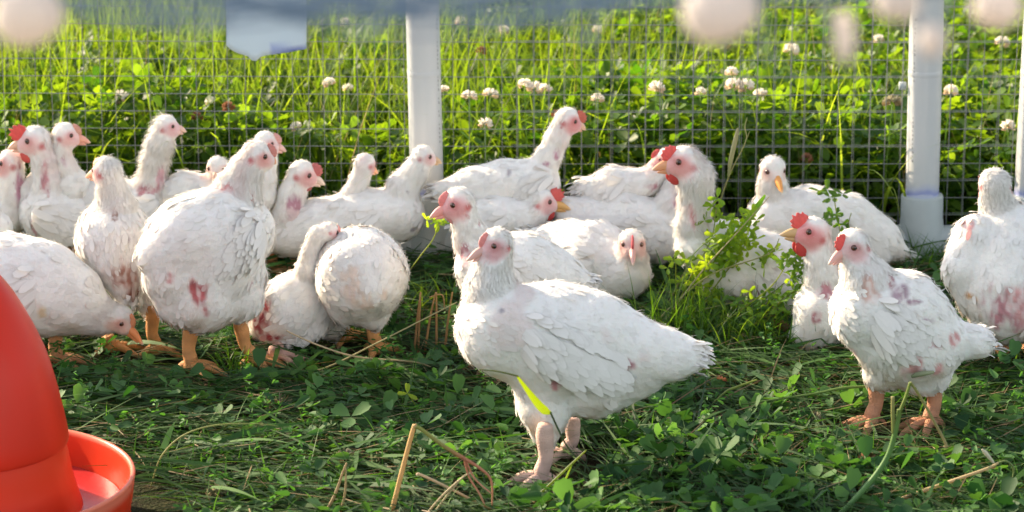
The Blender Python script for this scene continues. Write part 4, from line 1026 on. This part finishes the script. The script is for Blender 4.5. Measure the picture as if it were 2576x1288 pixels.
for x, y, kd, lb, sc in ((1812, 968, 'red', 'rusty red clover head beside the tail of the front chicken', 1.15), (2182, 1168, 'brown', 'dark brown clover head below the patchy chicken', 1.5), (1962, 838, 'brown', 'large brown clover head in the weeds left of the patchy chicken', 1.9),
                         (702, 1022, 'grey', 'grey green clover head below the big standing bird', 1.8), (868, 1158, 'grey', 'dried tan clover head in the foreground left of the bent straw', 1.4), (1350, 1270, 'grey', 'pale clover head at the bottom edge under the front chicken', 1.0),
                         (548, 1240, 'grey', 'dried clover head at the bottom right of the drinker', 1.3), (2050, 1062, 'grey', 'pale fallen clover head left of the patchy chicken feet', 1.4), (2160, 1262, 'white', 'small white clover flower at the bottom edge', .9)):
    flower(x, y, 0, kd, lb, sc, ground_px=(x, y + 26), grp=gp, tilt=1.0)

# ------------------------------------------------------------------ weeds and stalks
def px_path(pts, base, Y=None):
    Y0 = G(*base).y if Y is None else Y
    return [W(p[0], p[1], Y0 + (p[2] if len(p) > 2 else 0)) for p in pts]
def stalk(name, label, cat, base, pts, rad, cols, mat=M_STRAW, parent=None, n=7, group=None, seg=8):
    P_ = spline(px_path(pts, base), n); k = len(P_)
    for p in P_: p.z = max(p.z, .002)
    cc = [np.array([np.interp(j / (k - 1) * (len(cols) - 1), range(len(cols)), [c[q] for c in cols]) for q in range(3)]) for j in range(k)] if len(cols) > 1 else [np.array(cols[0])] * k
    v, f_, c = tube(P_, lerp_list(rad, k), seg, cols=cc)
    c = c * (1 + .12 * SinNoise(len(label or 'a') + int(pts[0][0]), 150)(v))[:, None]
    o = mesh_obj(name, v, f_, mat, parent, c)
    if parent is None: tag(o, label, cat, group)
    return o
TAN, OLIVE, RUST, GREEN = (.52, .36, .16), (.24, .26, .06), (.42, .18, .10), (.10, .20, .04)
def multi(name, label, cat, base, strands, mat=M_STRAW):
    parts = []
    for pts, rad, cols in strands:
        P_ = spline(px_path(pts, base), 7); k = len(P_)
        for p in P_: p.z = max(p.z, .002)
        cc = [np.array([np.interp(j / (k - 1) * max(1, len(cols) - 1), range(len(cols)), [c[q] for c in cols]) for q in range(3)]) for j in range(k)]
        parts.append(tube(P_, lerp_list(rad, k), 8, cols=cc))
    v, f_, c = merge(parts); c = c * (1 + .12 * SinNoise(int(base[0]), 150)(v))[:, None]
    return tag(mesh_obj(name, v, f_, mat, None, c), label, cat)
multi('bent_stalk', 'tall bent tan and green stalk with rusty rootlets in the foreground centre', 'stalk', (985, 1330),
      [([(975, 1330), (1010, 1190), (1040, 1078), (1044, 1074)], [.0034, .0032, .0030, .0030], [TAN, (.60, .42, .18), TAN]), ([(1044, 1074), (1060, 1080), (1110, 1118), (1165, 1152)], [.0030, .0026, .0028, .0030], [OLIVE, OLIVE, (.30, .28, .08), RUST]),
       ([(1165, 1152), (1210, 1180), (1236, 1210), (1238, 1272)], [.0028, .0020, .0014, .0010], [RUST, (.5, .25, .15)]), ([(1168, 1155), (1180, 1200), (1205, 1240), (1222, 1276)], [.0016, .0013, .0012, .0009], [RUST, (.52, .30, .2)]), ([(1172, 1158), (1195, 1205), (1235, 1240)], [.0014, .0012, .0008], [RUST, (.55, .32, .22)])])
multi('straw', 'pale straw lying crosswise under the rusty rootlets in the foreground', 'straw', (1150, 1300),
      [([(1050, 1196), (1058, 1194), (1130, 1228), (1228, 1278), (1238, 1272)], [.0018, .0020, .0020, .0018, .0012], [(.62, .52, .36), TAN])])
multi('straw', 'two thin pale stalks crossing at the bottom edge left of the front chicken', 'straw', (1090, 1330),
      [([(1060, 1310), (1110, 1250), (1165, 1200), (1190, 1188)], [.0016, .0015, .0013, .0008], [(.5, .42, .25)]), ([(1070, 1320), (1130, 1240), (1170, 1195)], [.0014, .0013, .0008], [(.45, .40, .22)])])
multi('fallen_stem', 'thick pale green stem with a broken top standing before the patchy chicken', 'stem', (2100, 1330),
      [([(2075, 1330), (2170, 1235), (2232, 1150), (2258, 1060), (2262, 1030)], [.0036, .0040, .0038, .0034, .0030], [(.09, .19, .06), (.11, .22, .06), (.15, .22, .04)]), ([(2248, 1090), (2246, 1040), (2246, 998)], [.0026, .0026, .0024], [(.17, .22, .05), (.30, .27, .10)]),
       ([(2262, 1040), (2278, 1000), (2290, 962)], [.0026, .0022, .0022], [(.17, .23, .04)]), ([(2290, 962), (2310, 990), (2350, 1060), (2380, 1118), (2374, 1124)], [.0020, .0019, .0019, .0018, .0014], [(.20, .22, .05), (.33, .25, .13)])], M_STEM)
stalk('seed_spike', 'fuzzy grey green seed spike lying across the pink flank of the patchy chicken', 'seed head', (2330, 1120), [(2292, 948), (2310, 942), (2350, 936)], [.0016, .0036, .0040, .0020], [(.16, .20, .10), (.34, .36, .22)])
multi('straw', 'long tan stalk lying diagonally across the bottom right corner', 'straw', (2320, 1290),
      [([(2130, 1320), (2250, 1262), (2380, 1215), (2480, 1180), (2512, 1164)], [.0030, .0030, .0026, .0022, .0016], [(.50, .36, .20), (.62, .48, .26), (.48, .40, .2)])])
multi('tendril', 'curling pale green tendril with small leaves at the right edge', 'plant', (2520, 1260), [([(2500, 1170), (2530, 1160), (2550, 1180), (2540, 1215), (2500, 1240), (2460, 1250)], [.0016, .0016, .0014, .0012, .001, .0008], [(.15, .20, .06)]),
      ([(2500, 1165), (2480, 1140), (2470, 1130)], [.0016, .0030, .0008], [(.55, .52, .4)])], M_STEM)
multi('fallen_stem', 'long thin green stem reaching from the tail of the front bird to the patchy one', 'stem', (1990, 1075), [([(1850, 1020), (1950, 1005), (2050, 990), (2130, 975), (2250, 970)], [.0012, .0016, .0016, .0024, .0010], [(.10, .17, .04), (.13, .21, .04)])], M_STEM)
multi('fallen_stem', 'thin stem ending in a yellow tip beside the rusty clover head', 'stem', (1800, 1050), [([(1680, 1120), (1760, 1050), (1820, 990), (1850, 975), (1905, 955)], [.0016, .0016, .0015, .0022, .0012], [(.08, .13, .04), (.20, .25, .04)])], M_STEM)
multi('arching_stem', 'thin pale arching stem right of the drinker trough', 'stem', (560, 1230), [([(380, 1225), (405, 1150), (460, 1096), (540, 1070), (640, 1066), (700, 1072)], [.0012, .0012, .0012, .0012, .001, .0008], [(.34, .33, .12), (.22, .30, .08)])])
multi('straw', 'long thin straws crossing before the legs of the bird seen squarely from behind', 'straw', (880, 960), [([(720, 832), (800, 868), (900, 898), (1050, 912), (1110, 940)], [.0013, .0014, .0014, .0012, .0008], [(.55, .44, .28), (.45, .38, .2)]),
      ([(700, 958), (820, 925), (950, 862), (1150, 760)], [.0012, .0014, .0013, .0009], [(.35, .32, .14), (.4, .36, .18)])])
multi('dried_stalks', 'clump of dried orange brown stalks left of the front chicken', 'stalks', (1090, 900), [([(x0, 890), (x0 + d, 800), (x0 + 2 * d, 735)], [.0020, .0018, .0012], [(.30, .17, .07), (.45, .28, .12)]) for x0, d in ((1052, 3), (1068, 14), (1098, 0), (1118, 10), (1042, 8))]
      + [([(1080, 748), (1112, 742), (1118, 775)], [.0012, .0012, .001], [(.42, .28, .12)])])
multi('dried_stalks', 'dry tan flower stalk at the bottom edge left of the bent straw', 'stalks', (830, 1320), [([(800, 1320), (840, 1250), (862, 1190), (872, 1165)], [.0022, .002, .0016, .0012], [(.4, .3, .16)]), ([(850, 1310), (868, 1240), (870, 1180)], [.0018, .0016, .001], [(.38, .3, .15)])])
multi('straw', 'pale broken straw at the bottom edge near the drinker', 'straw', (600, 1300), [([(520, 1300), (590, 1276), (640, 1262), (676, 1258)], [.0022, .0022, .002, .0014], [(.55, .44, .3)])])

def sheet(name, label, cat, base, pts, wd, col, mat=M_LEAF, fold=.25, parent=None, group=None):
    P_ = spline(px_path(pts, base), 6); k = len(P_); ws = lerp_list(wd, k); V, F_ = [], []
    for i, p in enumerate(P_):
        d = (P_[min(i + 1, k - 1)] - P_[max(i - 1, 0)]).normalized(); sd_ = d.cross(Vector((0, -1, .3))).normalized(); nn = sd_.cross(d)
        V += [p - sd_ * ws[i] + nn * ws[i] * fold, p, p + sd_ * ws[i] + nn * ws[i] * fold]
    for i in range(k - 1): a = i * 3; F_ += [(a, a + 1, a + 4, a + 3), (a + 1, a + 2, a + 5, a + 4)]
    V = np.array([tuple(v) for v in V]); c = np.tile(np.array(col, float), (len(V), 1)) * (1 + .12 * SinNoise(3, 90)(V))[:, None]
    o = mesh_obj(name, V, F_, mat, parent, c)
    if parent is None: tag(o, label, cat, group)
    return o
bl = thing('folded_leaf', 'bright yellow green folded blade on a thin stem before the front chicken', 'blade', G(1440, 1300))
def rel(o): return o
sheet('blade', None, None, (1440, 1300), [(1300, 945), (1322, 975), (1350, 1012), (1370, 1032), (1388, 1040)], [.0012, .0030, .0052, .0058, .0010], (.11, .19, .01), parent=bl)
stalk('stem', None, None, (1440, 1300), [(1205, 930), (1250, 934), (1302, 946)], [.0007, .0011, .0013], [(.16, .18, .05)], parent=bl)
stalk('stem', None, None, (1440, 1300), [(1384, 1036), (1402, 1075), (1425, 1120), (1448, 1148)], [.0013, .0013, .0012, .0012], [(.06, .09, .03)], parent=bl)
multi('fallen_stem', 'forked pale green stem rising beside the feet of the front chicken', 'stem', (1380, 1290), [([(1290, 1300), (1360, 1240), (1440, 1165), (1475, 1132)], [.0018, .0018, .0016, .0010], [(.10, .17, .05), (.16, .22, .07)]), ([(1340, 1310), (1390, 1260), (1420, 1210), (1440, 1165)], [.0016, .0016, .0014, .0010], [(.2, .3, .06)])], M_LEAF)

def trefoil(root_name, label, base, spots, stems, sizes=(.012, .018), col=((.10, .20, .02), (.20, .32, .03)), cat='plant', stemcol=(.16, .22, .05), mat=M_LEAF, slim=.62):
    Y0 = G(*base).y; root = thing(root_name, label, cat, G(*base))
    parts = []
    for pts, rad in stems:
        P_ = spline(px_path(pts, base), 6)
        for p in P_: p.z = max(p.z, 0)
        parts.append(tube(P_, lerp_list(rad, len(P_)), 6, stemcol))
    v, f_, c = merge(parts); mesh_obj('stem', v, f_, mat, root, c)
    tv = TV * np.array([1, 1, 1]); lv = []
    T = np.array([tuple(W(x + rng.normal(0, 3), y + rng.normal(0, 3), Y0 + dz)) for x, y, dz, _ in spots]); sz = np.array([q[3] for q in spots]) * rng.uniform(sizes[0], sizes[1], len(spots))
    v, f_, c = leaves(T, sz, .75, cmix(col[0], col[1], len(T)), tmpl=tre_slim, lean=np.array([-.1, -.9, .2])); mesh_obj('leaves', v, f_, mat, root, c)
_a, _b = tre_template(ang=2.0, cup=.15); _v = _a.copy()
def slim_template():
    V, Fa = [], []
    for k in range(3):
        a = k * 2.0; c, s_ = math.cos(a), math.sin(a); q = LV.copy(); q[:, 1] *= .62; q[:, 2] += q[:, 0] * .15
        V.append(np.stack([q[:, 0] * c - q[:, 1] * s_, q[:, 0] * s_ + q[:, 1] * c, q[:, 2]], -1)); Fa.append(LF3 + k * len(LV))
    return np.concatenate(V), np.concatenate(Fa)
tre_slim = slim_template()
def around(cx, cy, sx, sy, n, sc=1.0): return [(cx + rng.normal(0, sx), cy + rng.normal(0, sy), rng.normal(0, .012), sc) for _ in range(n)]
trefoil('leafy_weed', 'leafy green weed with small bright leaves before the ruffled chicken', (1760, 838),
        around(1848, 598, 32, 24, 30) + around(1868, 545, 18, 20, 12) + around(1800, 530, 14, 16, 7) + around(1930, 640, 26, 20, 12) + around(1835, 650, 36, 20, 24) + around(1780, 740, 50, 26, 26) + around(1800, 612, 16, 12, 6) + around(1735, 690, 22, 12, 8) + around(1700, 660, 16, 10, 6) + around(1800, 680, 26, 14, 8),
        [([(1700, 825), (1770, 700), (1830, 610), (1870, 560)], [.0018, .0015, .0012, .0008]), ([(1730, 830), (1800, 720), (1860, 640), (1880, 600)], [.0016, .0013, .001, .0007]), ([(1690, 800), (1735, 700), (1790, 600), (1800, 520)], [.0014, .0012, .001, .0007]), ([(1700, 820), (1700, 740), (1700, 660)], [.0012, .001, .0008])])
trefoil('leafy_weed', 'leafy weed with rounder dark leaves between the ruffled and the patchy chickens', (1930, 880),
        around(1985, 660, 16, 14, 14) + around(1900, 770, 45, 24, 22) + around(2020, 705, 24, 16, 14) + around(2010, 745, 26, 14, 8) + around(1960, 740, 26, 14, 6) + around(2048, 796, 6, 5, 2, 1.5) + around(1900, 790, 30, 20, 8),
        [([(1760, 850), (1850, 790), (1940, 720), (1978, 665)], [.0018, .0014, .0012, .0008]), ([(1840, 860), (1930, 790), (2000, 730), (2030, 700)], [.0016, .0013, .001, .0007]), ([(1900, 850), (1970, 750), (2010, 740), (2048, 792)], [.0014, .0012, .001, .0008])], col=((.05, .13, .02), (.14, .26, .03)))
trefoil('leafy_weed', 'small leafy sprig rising behind the big red comb at right', (2120, 740), around(2096, 500, 10, 14, 5, 1.2) + around(2080, 545, 14, 10, 5, 1.2) + around(2118, 560, 10, 14, 5),
        [([(2130, 720), (2120, 620), (2105, 540), (2098, 495)], [.0014, .0012, .0010, .0007]), ([(2122, 640), (2135, 560), (2142, 535)], [.001, .0008, .0006])], col=((.04, .11, .015), (.08, .17, .03)))
trefoil('clover_sprig', 'green clover sprig held in the beak of the chicken with the pink face', (1180, 860), around(1104, 552, 9, 8, 7, .8), [([(1110, 545), (1090, 600), (1060, 640), (1030, 680)], [.0008, .0010, .0010, .0008])], cat='sprig', col=((.12, .24, .02), (.2, .32, .03)))
trefoil('clover_leaf', 'single bright green clover leaf lit by the sun left of the front chicken', (1060, 1060), [(1022, 985, 0, 1.25)], [([(1060, 1055), (1045, 1020), (1024, 988)], [.0009, .0009, .0008])], cat='leaf', col=((.22, .34, .02), (.26, .38, .03)))
multi('weed_stems', 'loose long weed stems sprawling between the ruffled bird and the right hand pair', 'stems', (1800, 850),
      [([(1660, 800), (1700, 760), (1790, 690), (1930, 640), (1960, 600)], [.0013, .0012, .001, .0007], [(.30, .30, .10)]), ([(1700, 850), (1800, 800), (1900, 770), (1990, 700), (2040, 690)], [.0013, .0012, .001, .0007], [(.20, .24, .08)]),
       ([(1640, 850), (1760, 690), (1850, 590), (1935, 495)], [.0014, .0012, .001, .0007], [(.34, .30, .16)]), ([(1680, 830), (1720, 700), (1745, 640), (1800, 590)], [.0012, .001, .0008], [(.18, .26, .06)]), ([(1610, 860), (1700, 800), (1850, 760), (1960, 745), (2040, 760)], [.0012, .001, .0008], [(.26, .28, .10)])], M_STEM)
gs = thing('flowering_grass', 'tall grass stem with a narrow seed spike right of the ruffled neck', 'grass stem', G(1665, 812))
stalk('stem', None, None, (1665, 812), [(1655, 815), (1735, 660), (1790, 560), (1835, 440), (1865, 380), (1886, 330)], [.0018, .0016, .0014, .0012, .0009, .0006], [(.22, .24, .08), (.34, .32, .12)], parent=gs, n=6)
stalk('seed_head', None, None, (1665, 812), [(1832, 446), (1838, 405), (1850, 352), (1856, 322)], [.0014, .0038, .0040, .0012], [(.28, .30, .12), (.40, .36, .20)], parent=gs)
stalk('seed_head', None, None, (1665, 812), [(1870, 372), (1878, 345), (1874, 320), (1880, 295)], [.0007, .0010, .0010, .0005], [(.36, .36, .14)], parent=gs)
sheet('leaf', None, None, (1665, 812), [(1855, 590), (1880, 555), (1905, 520), (1925, 490)], [.001, .005, .0055, .0012], (.06, .16, .03), parent=gs)
def tuft(label, base, fan, n, hgt, col, seed):
    r = np.random.default_rng(seed); g = G(*base); b = np.array(g) + np.stack([r.normal(0, fan, n), r.normal(0, fan * .5, n), np.zeros(n)], -1)
    a = r.uniform(0, 6.28, n); hd = np.stack([np.cos(a), np.sin(a)], -1)
    v, f_, c = blades(b, hd, r.uniform(hgt * .5, hgt, n), r.uniform(.1, .8, n), r.uniform(.3, 1.3, n), r.uniform(.002, .0042, n), 9, cmix(col[0], col[1], n))
    tag(mesh_obj('grass_tuft', v, f_, M_LEAF, None, c), label, 'grass tuft', 'grass tufts inside the pen')
tuft('bushy grass tuft under the ruffled chicken, right of the front bird', (1760, 860), .060, 240, .15, ((.03, .09, .015), (.08, .17, .03)), 1)
tuft('grass tuft between the ruffled chicken and the brown clover head', (1900, 880), .055, 170, .13, ((.03, .09, .015), (.08, .16, .03)), 2)
tuft('dark grass tuft at the foot of the stained post', (2330, 690), .06, 150, .10, ((.03, .08, .02), (.06, .14, .04)), 3)
tuft('small grass tuft in the gap left of the sprig-eating chicken', (1075, 780), .05, 90, .10, ((.04, .10, .015), (.10, .18, .03)), 4)
tuft('ragged green tuft in front of the leg of the big standing bird', (600, 940), .018, 40, .07, ((.04, .13, .02), (.08, .2, .03)), 5)
tuft('grass tuft beneath the bird at the right edge', (2480, 900), .06, 110, .07, ((.03, .09, .015), (.07, .15, .03)), 6)

# ------------------------------------------------------------------ close to the camera: sagging netting with down caught in it, far out of focus
M_CORD = attr_mat('blue_cord', .8)
def netting():
    Y = 1.45; root = thing('sagging_netting', 'blurred blue grey netting cords sagging across the top close to the camera', 'netting', W(1288, -160, Y))
    BL, BG = (.20, .27, .36), (.24, .30, .36)
    L = [([(-400, -60), (100, -10), (420, 12), (640, 22), (900, 18), (1250, 8), (1700, -5), (2300, -20), (3000, -80)], .0042, BL),
         ([(-400, -90), (300, -30), (560, -5), (760, 42), (1010, 44), (1300, 46), (1500, 22), (1900, -30)], .0040, BL), ([(200, -100), (520, -40), (700, 5), (1000, 0), (1300, -20), (1600, -80)], .0050, BG),
         ([(1000, 44), (940, 70), (900, 95), (880, 70)], .0030, BG), ([(1300, 46), (1420, 60), (1480, 105), (1500, 60), (1560, -40)], .0026, BG), ([(1900, -60), (1915, 60), (1925, 125), (1930, 140)], .0024, (.34, .38, .38)),
         ([(2040, -80), (2080, 30), (2105, 90), (2125, 150)], .0034, (.36, .38, .36)), ([(2200, -80), (2300, 40), (2345, 100), (2370, 20), (2420, -80)], .0030, BG), ([(1700, -60), (1760, 10), (1815, 20), (1900, -60)], .0024, BG), ([(380, -60), (400, 40), (450, 100), (560, 60), (600, -40)], .0016, BG)]
    for a_ in range(16):
        y0 = rng.uniform(-30, 78); x0 = rng.uniform(-200, 900); ln = rng.uniform(700, 1300); L.append(([(x0, y0 - 90), (x0 + ln * .3, y0), (x0 + ln * .6, y0 + rng.uniform(-12, 16)), (x0 + ln, y0 - 90)], .0020, BL))
    for pts, rd, c in L:
        P_ = spline([W(p[0], p[1], Y) for p in pts], 8); v, f_, cc = tube(P_, np.full(len(P_), rd * .45), 8, c); mesh_obj('cord', v, f_, M_CORD, root, cc)
    for x, y, rx, ry, lb in ((72, 32, 88, 92, 'large pale pink blurred down tuft hanging in the top left corner'), (1815, 16, 92, 100, 'large pale pink blurred down tuft hanging right of the top centre'), (2258, -4, 58, 58, 'small pale blurred down tuft left of the stained post top'),
                             (2342, 100, 38, 40, 'tiny pale blurred down tuft before the stained post'), (2512, 14, 62, 62, 'pale blurred down tuft in the top right corner'), (2122, 100, 26, 70, 'narrow greyish blurred down tuft hanging between the two posts')):
        p = np.array(W(x, y, Y)); s = S(Vector(p)); v, f_, c = ball(np.zeros(3), 1, 14, 18, np.array([0, 0, 1.0]), None)
        n_ = SinNoise(int(x), 2.2); v = v * (1 + .26 * n_(v) * np.array(.8))[:, None]; v = v * np.array([rx / s, rx / s * .8, ry / s]) + p
        tag(mesh_obj('down_tuft', v, f_, M_PETAL, None, np.tile([.86, .80, .77], (len(v), 1))), lb, 'down tuft', 'down tufts caught in the netting')
netting()
